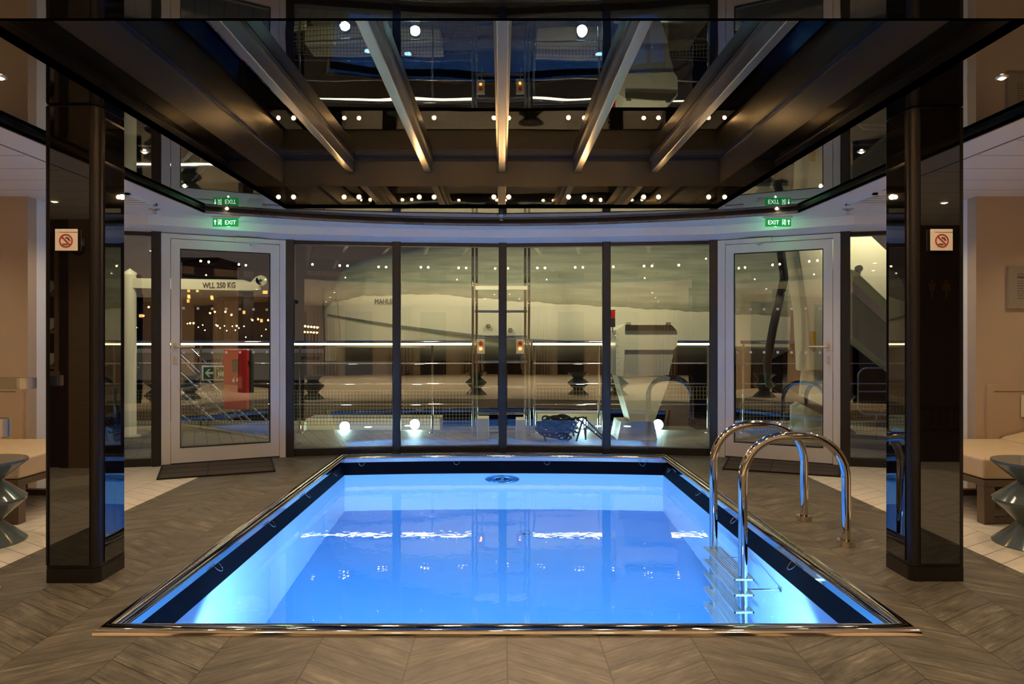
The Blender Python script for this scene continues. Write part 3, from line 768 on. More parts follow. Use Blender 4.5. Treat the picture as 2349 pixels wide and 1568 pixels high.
def vent(x0, x1, y0, y1, label):
    e = tag(empty('ceiling_vent', ((x0 + x1) / 2, (y0 + y1) / 2, ZC)), label, 'vent', 'slotted ceiling vents'); hx, hy = (x1 - x0) / 2, (y1 - y0) / 2
    MB().box(-hx, -hy, -0.014, hx, -hy + 0.03, 0).box(-hx, hy - 0.03, -0.014, hx, hy, 0).box(-hx, -hy, -0.014, -hx + 0.03, hy, 0).box(hx - 0.03, -hy, -0.014, hx, hy, 0).build('vent_frame', M['white'], e)
    for q in range(5):
        y = -hy + 0.06 + q * (2 * hy - 0.12) / 4
        MB().box(-hx + 0.03, y - 0.018, -0.009, hx - 0.03, y + 0.018, -0.004).build('slat', M['door'], e)
vent(-3.45, -2.83, 5.18, 5.62, 'white slotted vent in the ceiling left of the pool')
vent(2.83, 3.45, 5.18, 5.62, 'white slotted vent in the ceiling right of the pool')

# rule board, hatch and little plate on the right bay wall, hatch on the left
yw = 5.32
def wall_hatch(x0, x1, z0, z1, kx, label):
    e = tag(empty('access_hatch', ((x0 + x1) / 2, yw, (z0 + z1) / 2)), label, 'hatch', 'painted wall hatches'); hx, hz = (x1 - x0) / 2, (z1 - z0) / 2
    t = 0.05
    MB().box(-hx, -0.018, -hz, -hx + t, 0, hz).box(hx - t, -0.018, -hz, hx, 0, hz).box(-hx + t, -0.018, hz - t, hx - t, 0, hz).box(-hx + t, -0.018, -hz, hx - t, 0, -hz + t).build('frame', M['beige'], e)
    dd = MB().box(-hx + t + 0.004, -0.012, -hz + t + 0.004, hx - t - 0.004, -0.001, hz - t - 0.004).build('hatch_door', M['beige'], e)
    MB().disc((kx, -0.015, -hz + t + 0.10), 0.016, 20, 'y', 0.009, 0.006).disc((kx, -0.014, -hz + t + 0.10), 0.008, 16, 'y', 0, 0.006).build('lock', M['brushed'], dd)
wall_hatch(3.775, 4.60, 0.28, 0.845, -0.30, 'beige painted hatch in the wall behind the right bench')
wall_hatch(-4.60, -3.72, 0.28, 0.845, 0.355, 'beige painted hatch in the wall behind the left bench')
e = tag(empty('notice_board', (4.15, yw - 0.012, 1.60)), 'grey notice board with pool rules on the right wall', 'notice board')
MB().box(-0.215, -0.012, -0.165, 0.215, 0.012, 0.165).build('board', M['grey'], e, bevel=0.002)
MB().box(-0.145, -0.0135, 0.100, -0.09, -0.012, 0.104).build('blue_dash', M['navy'], e)
text_mesh('heading', 'POOL', 0.028, M['greyink'], e, (-0.147, -0.0135, 0.068), (PI / 2, 0, 0))
ln = MB()
for q, wd in enumerate((0.16, 0.2, 0.13, 0.19, 0.17, 0.2, 0.11, 0.18)):
    u = -0.147
    while u < -0.147 + wd:
        dl = random.uniform(0.012, 0.03); ln.box(u, -0.013, 0.046 - q * 0.019, u + dl, -0.012, 0.051 - q * 0.019); u += dl + 0.006
ln.build('small_print', M['greyink'], e)
e = tag(empty('socket_plate', (4.08, yw - 0.02, 0.68)), 'small white plate with dark triangle on the right wall hatch', 'plate')
MB().box(-0.045, -0.008, -0.085, 0.045, 0.002, 0.085).build('plate', M['sign'], e, bevel=0.003)
MB().xprism([(-0.025, 0.03), (0.028, 0.03), (0.0, -0.01)], -0.010, -0.008).build('triangle', M['navy'], e)

# ------------------------------------------------------------------ lounge bays: benches, stools, rail stand
def bench(s, label):
    e = tag(empty('bench', (s * 3.80, 4.86, 0)), label, 'bench', 'cream upholstered benches')
    hx, y0, y1 = 0.68, -0.45, 0.44
    MB().box(-hx, y0, 0.29, hx, y1, 0.427).build('cushion', M['leather'], e, bevel=0.02)
    pp = MB(); 
    for yy in (y0 + 0.012, ): pp.tube([(-hx + 0.01, yy, 0.421), (hx - 0.01, yy, 0.421)], 0.004, 6)
    pp.build('piping', M['leather'], e)
    MB().xprism([(s * 0.05, 0.427), (s * 0.62, 0.427), (s * 0.62, 0.53), (s * 0.52, 0.55), (s * 0.09, 0.445)], y0 + 0.25, y1 - 0.01).build('head_wedge', M['leather'], e, bevel=0.012)
    MB().box(-hx, y0, 0.245, hx, y1, 0.287).build('top_frame', M['legs'], e, bevel=0.003)
    for a in (-1, 1):
        for b in (y0, y1 - 0.07):
            MB().box(a * hx, b, 0.0, a * (hx - 0.07), b + 0.07, 0.244).build('leg', M['legs'], e, bevel=0.003)
    for b in (y0, y1 - 0.07): MB().box(-hx + 0.07, b + 0.01, 0.0, hx - 0.07, b + 0.06, 0.045).build('floor_rail', M['legs'], e)
bench(-1, 'cream leather bench with taupe frame, behind the left column'); bench(1, 'cream leather bench with taupe frame, behind the right column')

def stool(x, y, label, g='grey hourglass stools'):
    e = tag(empty('hourglass_stool', (x, y, 0)), label, 'stool', g); R, r = 0.225, 0.10
    H = [(0.0001, 0.0), (R, 0.0), (R, 0.006), (r, 0.125), (R, 0.245), (R, 0.262), (r, 0.365), (R + 0.005, 0.472), (R + 0.005, 0.480)]
    b = MB()
    for p, q in zip(H, H[1:]): b.lathe([p, q], 48)
    b.build('body', M['ceramic'], e)
    MB().lathe([(R + 0.003, 0.4795), (R + 0.003, 0.486), (0.0001, 0.486)], 48, smooth=False).build('seat_top', M['ceramic'], e)
stool(-3.06, 4.02, 'grey glazed hourglass stool beside the left bench'); stool(3.13, 3.98, 'grey glazed hourglass stool beside the right bench')
for x, y, t in ((-3.05, 0.95, 'left of the room, behind the camera line'), (-1.75, 0.15, 'behind the near pool edge, left of centre'), (0.55, -0.35, 'behind the near pool edge, at the centre')):
    stool(x, y, 'dark hourglass stool mirrored in the windows, ' + t, 'hourglass stools mirrored in the windows')

# brushed metal ring stand at the left picture edge
Y = 3.25; X0 = (0 - VX) / F_PX * Y
e = tag(empty('ring_stand', (X0 - 0.05, Y, 0)), 'brushed steel stand with curved band handles at the left picture edge', 'stand')
MB().lathe([(0.0001, 0), (0.045, 0), (0.045, 0.012), (0.03, 0.02), (0.0001, 0.02)], 36).build('base', M['brushed'], e)
MB().tube([(0, 0, 0.015), (0, 0, 1.03)], 0.016, 16).build('post', M['chrome'], e)
def band(z, h, L, r):
    pts = [(0, -r)] + [(L - r + r * math.sin(t), -r * math.cos(t)) for t in [PI * j / 12 for j in range(13)]] + [(0, r)]
    b = MB(); th = 0.006
    for p, q in zip(pts, pts[1:]): b.seg(p, q, th, z - h / 2, z + h / 2)
    b.build('band_handle', M['brushed'], e)
band(0.99, 0.052, 0.215, 0.05); band(0.78, 0.085, 0.095, 0.04)

# door mats
def mat_at(c4, label):
    c = sum((Vector(p) for p in c4), Vector((0, 0))) / 4; e = tag(empty('door_mat', (c.x, c.y, 0)), label, 'door mat', 'dark entrance mats')
    q = [(p[0] - c.x, p[1] - c.y) for p in c4]
    MB().prism(q, 0.0005, 0.012).build('pile', M['mat'], e)
    b = MB()
    for i in range(4): b.seg(q[i], q[(i + 1) % 4], 0.018, 0.0005, 0.014, 0.0)
    b.build('border', M['matline'], e)
    r = MB(); A, B, C_, D = [Vector(p) for p in q]
    for t in (0.33, 0.66):
        r.seg(A.lerp(D, t), B.lerp(C_, t), 0.008, 0.002, 0.0135)
    r.seg(A.lerp(B, 0.42), D.lerp(C_, 0.42), 0.012, 0.002, 0.0135)
    r.build('rib', M['matline'], e)
mat_at([(-2.93, 5.80), (-2.04, 6.17), (-2.31, 6.86), (-3.20, 6.43)], 'dark ribbed mat on the floor before the left door')
mat_at([(2.03, 6.27), (2.94, 5.92), (3.22, 6.45), (2.30, 6.90)], 'dark ribbed mat on the floor before the right door')

# things mirrored in the column glass
e = tag(empty('towel_shelf', (-4.5, 0.22, 0)), 'dark wooden towel niche with lit shelves, mirrored in the left column', 'shelf')
MB().box(-0.42, 0.10, 0.9, -0.38, 0.13, 2.05).box(0.34, 0.10, 0.9, 0.38, 0.13, 2.05).box(-0.42, 0.10, 0.86, 0.40, 0.14, 0.90).build('side_board', M['wood'], e)
for z in (0.92, 1.25, 1.6): MB().box(-0.38, -0.12, z, 0.38, 0.12, z + 0.03).build('shelf_board', M['wood'], e)
MB().box(-0.42, -0.2, 0, 0.42, 0.10, 0.85).build('lower_cabinet', M['darkwood'], e)
for k, (x, z) in enumerate([(-4.22 - 0.14 * i, zz) for zz in (0.99 + 0.02, 1.34, 1.69) for i in range(4)]):
    t = MB().tube([(0, -0.1, 0), (0, 0.12, 0)], 0.058, 18).tube([(0, -0.1, 0.115), (0, 0.12, 0.115)], 0.055, 18) if False else MB().tube([(0, -0.1, 0), (0, 0.12, 0)], 0.058, 18)
    o = t.build('rolled_towel', M['towel'], loc=(x, 0.22, z)); tag(o, 'white rolled towel in the niche mirrored in the left column', 'towel', 'rolled towels in the niche')
e = tag(empty('security_camera', (-3.88, 0.44, 2.02)), 'white dome camera mirrored in the left column, above the sign', 'camera')
MB().lathe([(0.0001, 0.10), (0.05, 0.10), (0.05, 0.05), (0.04, 0.02)], 20).build('mount', M['white'], e)
MB().ball((0, 0, 0), 0.055).build('dome', M['rubber'], e)
MB().box(-0.01, -0.08, 0.06, 0.01, 0.0, 0.08).build('wall_arm', M['white'], e)
e = tag(empty('restroom_sign', (4.27, 0.085, 1.70)), 'pair of brass restroom figures on dark wall, mirrored in the right column', 'sign')
for s, w0 in ((-1, 0.02), (1, 0.035)):
    g_ = MB().disc((s * 0.07, 0.004, 0.065), 0.015, 16, 'y', 0, 0.006)
    g_.xprism([(s * 0.07 - 0.035, 0.045), (s * 0.07 + 0.035, 0.045), (s * 0.07 + w0 * 1.2, -0.03), (s * 0.07 + 0.012, -0.03), (s * 0.07 + 0.010, -0.10), (s * 0.07 - 0.010, -0.10), (s * 0.07 - 0.012, -0.03), (s * 0.07 - w0 * 1.2, -0.03)], 0.0, 0.006)
    g_.build('figure', M['gold'], e)
e = tag(empty('wall_grille', (4.27, 0.082, 0.42)), 'dark louvred wall grille mirrored low in the right column', 'grille')
MB().box(-0.25, 0, -0.12, 0.25, 0.006, 0.12).build('plate', M['bronze'], e)
for q in range(6):
    b = MB()
    for r_ in range(12): b.box(-0.225 + q * 0.076, 0.006, -0.085 + r_ * 0.014, -0.165 + q * 0.076, 0.010, -0.079 + r_ * 0.014)
    b.build('louvre_bank', M['brown'], e)

# curtains and a bar in the hall behind the camera, seen only as reflections
for i, (x, y) in enumerate(((-1.35, -8.8), (1.1, -8.8))):
    b = MB(); n_ = 40
    vs = []; 
    for j in range(n_ + 1):
        u = j / n_; vs += [(x - 0.1 + 0.75 * u, y + 0.05 * math.sin(u * 44), 0.02), (x - 0.1 + 0.75 * u, y + 0.05 * math.sin(u * 44), 2.28)]
    b.add(vs, [(2 * j, 2 * j + 2, 2 * j + 3, 2 * j + 1) for j in range(n_)], True)
    o = b.build('curtain', M['curtain']); sm = o.modifiers.new('t', 'SOLIDIFY'); sm.thickness = 0.01
    tag(o, 'beige pleated curtain at the end of the hall, mirrored faintly in windows', 'curtain', 'hall curtains')

# ------------------------------------------------------------------ open deck beyond the glass
ZD = -0.08
dk = MB(); dkl = [(-9, 6.4)] + [(x, y + 0.07) for x, y in WL] + [(9, 6.4)]
for p, q in zip(dkl, dkl[1:]): dk.prism([p, q, (q[0], 9.62), (p[0], 9.62)], ZD - 0.1, ZD)
struct(dk.build('floor', M['deck']))
struct(MB().box(-2.75, 9.62, -0.27, 2.95, 10.75, -0.17).build('floor', M['deck']))
struct(MB().box(-9, 9.50, ZD, -2.75, 9.64, 0.045).build('trim_20', M['curb'])); struct(MB().box(2.95, 9.50, ZD, 9, 9.64, 0.045).build('trim_21', M['curb']))
struct(MB().box(-60, 9.64, -3.2, 60, 60, -3.0).build('ground', M['sea']))

YR = 9.30
def railing(name, x0, x1, posts, label, led=True, net=(0.03, 0.50), dark=False):
    e = tag(empty(name, ((x0 + x1) / 2, YR, ZD)), label, 'railing', 'deck railings'); cx = (x0 + x1) / 2
    r0 = MB().tube([(x0 - cx, 0, 1.155 - ZD), (x1 - cx, 0, 1.155 - ZD)], 0.024, 14).build('top_rail', M['chrome'], e)
    if led: MB().box(x0 - cx, -0.022, 1.117 - ZD, x1 - cx, 0.022, 1.135 - ZD).build('led_strip', M['led'], r0)
    for z in (0.865, 0.59, 0.31): MB().tube([(x0 - cx, 0, z - ZD), (x1 - cx, 0, z - ZD)], 0.009, 10).build('mid_rail', M['chrome'], e)
    for x in posts:
        o = MB().tube([(x - cx, 0.015, 0), (x - cx, 0.015, 1.14 - ZD)], 0.016, 12).build('post', M['chrome'], e)
        MB().lathe([(0.045, 0), (0.045, 0.01), (0.02, 0.014)], 16, (x - cx, 0.015, 0)).build('foot', M['chrome'], o)
    n_ = MB(); z0, z1 = net; k = int((x1 - x0) / 0.045)
    for j in range(k + 1):
        x = x0 - cx + j * (x1 - x0) / k; n_.box(x - 0.003, -0.014, z0 - ZD, x + 0.003, -0.010, z1 - ZD)
    k2 = int((z1 - z0) / 0.045)
    for j in range(k2 + 1):
        z = z0 - ZD + j * (z1 - z0) / k2; n_.box(x0 - cx, -0.014, z - 0.003, x1 - cx, -0.010, z + 0.003)
    tag(n_.build('safety_net', M['net'], e), kind='stuff')
railing('deck_railing', -5.07, -0.39, (-5.05, -4.1, -2.75, -0.94), 'steel railing with glowing top rail, left of the deck ladder')
railing('deck_railing', 0.43, 2.84, (0.45, 1.33, 2.82), 'steel railing with glowing top rail, right of the deck ladder', net=(0.38, 0.55))
railing('deck_railing', 3.25, 6.2, (3.30, 4.7, 5.9), 'unlit steel railing behind the right door', led=False, net=(-0.05, 0.35))

# upright ladder with control boxes
LY = 9.0
e = tag(empty('deck_ladder', (-0.01, LY, ZD)), 'tall steel ladder standing on the deck behind the central window post', 'ladder')
for x in (-0.365, -0.315, 0.325, 0.375):
    MB().tube([(x, 0, 0), (x, 0, 2.75)], 0.017, 12).build('rail', M['chrome'], e)
for py in (714, 772, 830, 887, 948):
    z = CH - (py - VY) / F_PX * LY - ZD; o = MB().tube([(-0.34, 0, z), (0.35, 0, z)], 0.016, 12); o.tube([(-0.34, 0.03, z + 0.0), (0.35, 0.03, z)], 0.014, 10); o.build('rung', M['chrome'], e)
z = CH - (660 - VY) / F_PX * LY - ZD; MB().box(-0.33, -0.02, z - 0.025, 0.35, 0.03, z + 0.025).build('cross_beam', M['cream'], e)
for px, side in ((1103, 'left'), (1193, 'right')):
    p = at(px, 795, LY - 0.06); e = tag(empty('control_box', (p.x, p.y, p.z)), 'grey control box with red button on the %s side of the deck ladder' % side, 'control box', 'control boxes on the deck ladder')
    MB().box(-0.052, -0.03, -0.095, 0.052, 0.03, 0.10).build('housing', M['boat2'], e, bevel=0.008)
    MB().disc((0, -0.034, 0.045), 0.034, 24, 'y', 0.026, 0.008).build('yellow_ring', M['ylw'], e)
    MB().disc((0, -0.04, 0.045), 0.025, 24, 'y', 0, 0.022).build('red_button', M['boxred'], e)
    MB().disc((0, -0.038, -0.025), 0.017, 20, 'y', 0, 0.016).build('amber_light', M['amber'], e)
    MB().tube([(0.01, 0, -0.09), (0.01, 0.01, -0.16), (0.02, 0.04, -0.3)], 0.008, 8).build('conduit', M['chrome'], e)

# floodlights
for k, (px, py) in enumerate(FLOODS):
    p = at(px, py, FY); e = tag(empty('floodlight', (p.x, FY, -0.17)), 'dazzling white floodlight low on the deck, %s of four from the left' % ORD[k], 'floodlight', 'deck floodlights')
    z = p.z + 0.17
    MB().lathe([(0.07, 0), (0.07, 0.015), (0.0001, 0.016)], 20).tube([(0, 0.03, 0.01), (0, 0.03, z)], 0.012, 8).build('stand', M['brushed'], e)
    MB().tube([(0, -0.03, z), (0, 0.08, z)], [0.085, 0.06], 24).build('housing', M['bronze'], e)
    MB().disc((0, -0.034, z), 0.072, 28, 'y', 0, 0.008).build('lens', M['flood'], e)

# hopper shaped winch housing on the deck
MY = 8.55
def mp(px, py): q = at(px, py, MY); return (q.x, q.z)
c0 = at(1485, 998, MY); e = tag(empty('winch_housing', (c0.x, MY, ZD)), 'cream and grey winch housing on tapered foot, behind the fourth window', 'winch'); 
def mloc(mb, name, m, par=None): return mb.build(name, m, par or e, origin=None, loc=(-c0.x, -MY, -ZD))
top = [mp(1413, 757), mp(1434, 743), mp(1540, 743), mp(1554, 757), mp(1554, 792), mp(1545, 802), mp(1434, 802), mp(1413, 802)]
mloc(MB().xprism(top, MY, MY + 0.62), 'upper_case', M['hull'])
mloc(MB().xprism([mp(1434, 745), mp(1540, 745), mp(1552, 758), mp(1434, 758)], MY - 0.02, MY), 'dark_lid', M['brown'])
mloc(MB().xprism([mp(1413, 802), mp(1548, 802), mp(1535, 860), mp(1428, 865), mp(1413, 860)], MY + 0.02, MY + 0.58), 'lower_case', M['boat2'])
mloc(MB().xprism([mp(1413, 757), mp(1433, 744), mp(1433, 802), mp(1429, 864), mp(1413, 860)], MY - 0.012, MY + 0.01), 'side_plate', M['cream'])
mloc(MB().xprism([mp(1418, 862), mp(1540, 865), mp(1503, 968), mp(1448, 968)], MY + 0.05, MY + 0.5), 'tapered_foot', M['cream'])
for px in (1441, 1532): mloc(MB().box(mp(px, 741)[0] - 0.03, MY - 0.03, mp(px, 741)[1] - 0.005, mp(px, 741)[0] + 0.03, MY + 0.02, mp(px, 741)[1] + 0.008), 'lid_clamp', M['chrome'])
bt = MB()
for py in range(765, 860, 14): bt.disc((mp(1417, py)[0], MY - 0.013, mp(1417, py)[1]), 0.005, 8, 'y')
mloc(bt, 'rivet_row', M['chrome'])
q = [mp(1420, 1001), mp(1512, 1001), mp(1505, 960), mp(1428, 960)]
o = MB().xprism([(x - c0.x, z - ZD) for x, z in q], -0.25, 0.30).build('winch_plinth', M['curb'], loc=(c0.x, MY + 0.35, ZD)); tag(o, 'cream tapered plinth under the winch housing on the deck', 'plinth')
o.location.z = 0; o.location.z = ZD - min(v.co.z for v in o.data.vertices)
p = at(1405, 750, MY - 0.06); e2 = tag(empty('beacon_light', (p.x, p.y, p.z)), 'red and black signal beacon beside the winch housing', 'beacon')
MB().box(-0.036, -0.03, 0.0, 0.03, 0.03, 0.11).build('base', M['rubber'], e2, bevel=0.004); MB().tube([(0, 0, 0.11), (0, 0, 0.205)], 0.034, 20).build('red_lens', M['boxred'], e2)
MB().tube([(0, 0, 0.205), (0, 0, 0.215)], 0.036, 20).build('cap', M['rubber'], e2)
MB().tube([(0, 0, 0), (0.0, 0, -0.05), (0.02, 0, -0.09), (0.07, 0, -0.10)], 0.009, 8).build('cable', M['brushed'], e2)

# low plinths and boxes on the deck, cable pile
def deck_box(px0, px1, py0, Y, dep, label):
    zd = ZD if Y < 9.6 else -0.17
    a = at(px0, py0, Y); b = at(px1, py0, Y); o = MB().box(-(b.x - a.x) / 2, 0, 0, (b.x - a.x) / 2, dep, a.z - zd).build('deck_box', M['curb'], loc=((a.x + b.x) / 2, Y, zd), bevel=0.01)
    tag(o, label, 'box', 'low cream boxes on the deck')
deck_box(1094, 1121, 959, 8.6, 0.3, 'low cream box at the left foot of the deck ladder')
deck_box(1184, 1206, 962, 8.6, 0.3, 'low cream box at the right foot of the deck ladder')
deck_box(1232, 1400, 949, 10.0, 0.5, 'long low cream box behind the third floodlight')
deck_box(700, 1010, 960, 10.0, 0.5, 'long low cream box behind the two left floodlights')
b = MB(); rnd = random.Random(3)
for k in range(16):
    cx_, r_ = rnd.uniform(-0.08, 0.08), rnd.uniform(0.09, 0.18); tz = rnd.uniform(0.02, 0.24)
    b.tube([(cx_ + r_ * 1.3 * math.cos(t), r_ * 0.7 * math.sin(t), tz + 0.05 * math.sin(2 * t + k) + 0.015 + 0.03) for t in [2 * PI * j / 24 for j in range(22)]], 0.012, 6)
for k in range(5):
    b.tube([(rnd.uniform(-0.35, 0.3), -0.1, 0.014), (rnd.uniform(-0.3, 0.3), -0.05, 0.25), (rnd.uniform(-0.2, 0.4), 0.0, 0.3), (rnd.uniform(0, 0.6), 0.05, 0.014)], 0.011, 6)
tag(b.build('cable_pile', M['rope'], loc=(0.72, 8.55, ZD)), 'pile of dark cable loops on the deck right of the ladder', 'cable')

# tender boat under a canvas cover hanging beyond the railing
TY = 12.1; tb = tag(empty('tender_boat', (1.0, TY, 1.2)), 'large cream tender boat under wrinkled olive cover beyond the railing', 'boat')
def loft(stations, sect, name, m, par):
    n_ = len(sect(stations[0])); vs = []; 
    for s_ in stations: vs += sect(s_)
    fs = [(i * n_ + j, i * n_ + j + 1, (i + 1) * n_ + j + 1, (i + 1) * n_ + j) for i in range(len(stations) - 1) for j in range(n_ - 1)]
    fs += [tuple(range(n_)), tuple((len(stations) - 1) * n_ + j for j in range(n_))[::-1]]
    b = MB(); b.add(vs, fs, True); o = b.build(name, m, par); o.modifiers.new('es', 'EDGE_SPLIT').split_angle = math.radians(50); return o
def interp(x, tab):
    for (a, va), (b_, vb) in zip(tab, tab[1:]):
        if x <= b_: return va + (vb - va) * max(0, (x - a)) / (b_ - a)
    return tab[-1][1]
# x measured from the bow tip; world x = -3.05 + x
XB = -3.12
beam_w = lambda x: interp(x, [(0, 0.10), (0.3, 0.5), (0.9, 0.95), (2.0, 1.25), (8.5, 1.30)])
sheer = lambda x: interp(x, [(0, 1.72), (0.25, 1.86), (0.8, 1.92), (2.0, 1.94), (3.4, 1.82), (7.6, 1.58)])
chine = lambda x: interp(x, [(0, 1.62), (0.15, 1.60), (1.3, 1.42), (3.0, 1.21), (5, 1.10), (8.5, 1.02)])
def hull_sect(x):
    w_ = beam_w(x); zs, zc = sheer(x), chine(x); X = XB + x - 1.0
    zk = min(zc - 0.05, 1.06)
    return [(X, -w_, zs - 1.2), (X, -w_ * 0.99, (zs * 0.6 + zc * 0.4) - 1.2), (X, -w_ * 0.96, zc - 1.2), (X, -w_ * 0.86, zk - 1.2), (X, 0, zk - 0.25 - 1.2),
            (X, w_ * 0.86, zk - 1.2), (X, w_ * 0.96, zc - 1.2), (X, w_, zs - 1.2)]
xs = [0, 0.1, 0.25, 0.5, 0.9, 1.4, 2, 2.8, 3.6, 4.6, 5.6, 6.6, 7.7]
loft(xs, hull_sect, 'hull', M['hull'], tb)
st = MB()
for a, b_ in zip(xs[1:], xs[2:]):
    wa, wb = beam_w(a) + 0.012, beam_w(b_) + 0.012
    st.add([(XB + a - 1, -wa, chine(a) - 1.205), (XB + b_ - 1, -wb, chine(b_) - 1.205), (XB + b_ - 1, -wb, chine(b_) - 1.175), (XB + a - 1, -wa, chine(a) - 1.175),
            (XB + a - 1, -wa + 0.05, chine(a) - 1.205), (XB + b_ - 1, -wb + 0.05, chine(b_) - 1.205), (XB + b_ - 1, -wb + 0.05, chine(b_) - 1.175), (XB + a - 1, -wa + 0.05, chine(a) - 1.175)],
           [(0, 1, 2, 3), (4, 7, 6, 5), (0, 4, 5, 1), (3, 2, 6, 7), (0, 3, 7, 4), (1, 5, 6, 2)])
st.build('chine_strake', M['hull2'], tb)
top_h = lambda x: interp(x, [(0, 1.98), (0.15, 2.12), (0.35, 2.42), (0.6, 2.54), (0.9, 2.62), (1.6, 2.74), (3, 3.0), (5, 3.2), (7.7, 3.0)])
def cover_sect(x):
    w_ = beam_w(x) + 0.03; X = XB + x - 1.0; zs = sheer(x) - 0.05; zt = top_h(x); dz = zt - zs
    wv = 0.012 * math.sin(x * 23) + 0.010 * math.sin(x * 41 + 1)
    hem = zs + 0.03 + 0.008 * math.sin(x * 9) + 0.006 * math.sin(x * 31)
    return [(X, -w_ + 0.02, hem - 1.2), (X, -w_ - wv, zs + 0.10 - 1.2), (X, -w_ - wv * 0.5, zs + 0.22 + 0.02 * math.sin(x * 7) - 1.2), (X, -w_ * 0.93, zs + dz * 0.45 - 1.2), (X, -w_ * 0.62, zs + dz * 0.8 - 1.2 + 0.02 * math.sin(x * 5)), (X, -w_ * 0.25, zt - 1.2),
            (X, w_ * 0.25, zt - 1.2), (X, w_ * 0.7, zs + dz * 0.8 - 1.2), (X, w_, zs - 1.2)]
xc = [j * 7.7 / 150 for j in range(151)]
loft(xc, cover_sect, 'canvas_cover', M['canvas'], tb)
tp = at(853, 681, TY - 1.27); text_mesh('name_lettering', 'MAHLER', 0.115, M['navy'], tb, (tp.x - 1.0, -1.045, tp.z - 1.2 - 0.095), (PI / 2, 0, -0.22), 'LEFT', 0.006, 0.0, 0.85)
for px, py in ((1120, 748), (1171, 757)):
    p = at(px, py, TY - 1.3); MB().disc((p.x - 1, -1.285, p.z - 1.2), 0.035, 24, 'y', 0.018, 0.05).build('drain_fitting', M['chrome'], tb)
rp_ = MB().tube([(at(725, 650, 10.8).x - 1, -0.9, 0.85), (at(727, 720, 10.8).x - 1, -0.9, 0.35), (at(729, 790, 10.8).x - 1, -0.9, 0.02), (at(730, 800, 10.8).x - 1, -0.9, -1.2)], 0.012, 6).build('bow_rope', M['rope'], tb)

# davit with its load plate, left
p = at(298, 777, 8.9); e = tag(empty('davit', (p.x, 8.9, ZD)), 'cream davit crane with lifting arm behind the left door', 'davit')
MB().lathe([(0.0001, 0), (0.13, 0), (0.13, 0.02), (0.078, 0.03), (0.078, 2.10), (0.085, 2.14), (0.0001, 2.2)], 32).build('post', M['cream'], e)
a0, a1 = at(285, 648, 8.9), at(600, 652, 9.2)
def dl(px, py, Y): q_ = at(px, py, Y); return (q_.x - p.x, q_.z - ZD)
ar = MB().xprism([dl(285, 638, 8.9), dl(560, 642, 8.9), dl(595, 654, 8.9), dl(595, 664, 8.9), dl(578, 667, 8.9), dl(285, 660, 8.9)], -0.05, 0.05).build('arm', M['cream'], e)
tipc = dl(600, 643, 8.9)
MB().disc((tipc[0], 0, tipc[1]), 0.065, 32, 'y', 0, 0.07).xprism([dl(570, 655, 8.9), dl(590, 634, 8.9), dl(604, 655, 8.9)], -0.035, 0.035).build('arm_tip', M['cream'], e)
MB().disc((tipc[0], -0.038, tipc[1]), 0.016, 20, 'y', 0.006, 0.01).build('pivot_bolt', M['brown'], ar)
q_ = dl(469, 661, 8.9); text_mesh('load_lettering', 'WLL 250 KG', 0.100, M['ink'], e, (q_[0], -0.053, q_[1]), (PI / 2, -0.012, 0), 'LEFT', 0.002, 0.0022, 0.78)
MB().tube([(0.10, -0.02, 0.9), (0.16, -0.02, 0.9), (0.16, -0.02, 1.25), (0.10, -0.02, 1.25)], 0.01, 8).build('bracket', M['chrome'], e)

# red extinguisher box and green sign by the gangway
p = at(548, 937, 9.12); q = at(548, 800, 9.12)
e = tag(empty('extinguisher_box', (p.x, 9.12, p.z)), 'tall red fire extinguisher box mounted at the railing, behind the left door', 'extinguisher box')
H = q.z - p.z; W_ = 58 / F_PX * 9.12 / 2
MB().box(-W_, -0.10, 0, W_ * 0.86, 0.0, H).build('lid', M['boxred'], e, bevel=0.02)
MB().box(-W_ + 0.01, 0.001, 0.01, W_, 0.10, H - 0.01).build('back_shell', M['rubber'], e, bevel=0.02)
MB().box(-0.05, -0.108, H * 0.62, 0.035, -0.10, H * 0.83).build('viewing_window', M['ink'], e)
x_ = MB().box(-0.045, -0.104, H * 0.455, -0.02, -0.10, H * 0.50).box(-0.037, -0.104, H * 0.50, -0.028, -0.10, H * 0.52).tube([(-0.03, -0.102, H * 0.52), (-0.015, -0.102, H * 0.53)], 0.004, 6)
x_.ball((0.015, -0.1, H * 0.47), 0.010).ball((0.015, -0.1, H * 0.49), 0.010).ball((0.015, -0.1, H * 0.51), 0.008); x_.build('extinguisher_pictogram', M['white'], e)
for z in (H * 0.25, H * 0.78): MB().box(-W_ - 0.03, -0.06, z - 0.04, -W_, 0.02, z + 0.04).build('hinge', M['boxred'], e, bevel=0.004)
MB().box(W_ * 0.86, -0.06, H * 0.75, W_ * 0.86 + 0.05, 0.03, H * 0.80).build('latch', M['rubber'], e)
p = at(497, 855, 9.265); e = tag(empty('assembly_sign', (p.x, 9.265, p.z)), 'green assembly point sign with white arrow on the railing left of the red box', 'sign')
MB().box(-0.20, -0.005, -0.10, 0.24, 0.01, 0.10).build('plate', M['white'], e)
MB().box(-0.155 - 0.02, -0.010, -0.08, -0.018, -0.005, 0.08).box(-0.008, -0.010, -0.08, 0.15, -0.005, 0.08).build('green_field', M['gsign'], e)
MB().xprism([(-0.155, 0.0), (-0.10, 0.055), (-0.078, 0.055), (-0.115, 0.014), (-0.04, 0.014), (-0.04, -0.014), (-0.115, -0.014), (-0.078, -0.055), (-0.10, -0.055)], -0.013, -0.010).build('arrow', M['white'], e)
fg = MB()
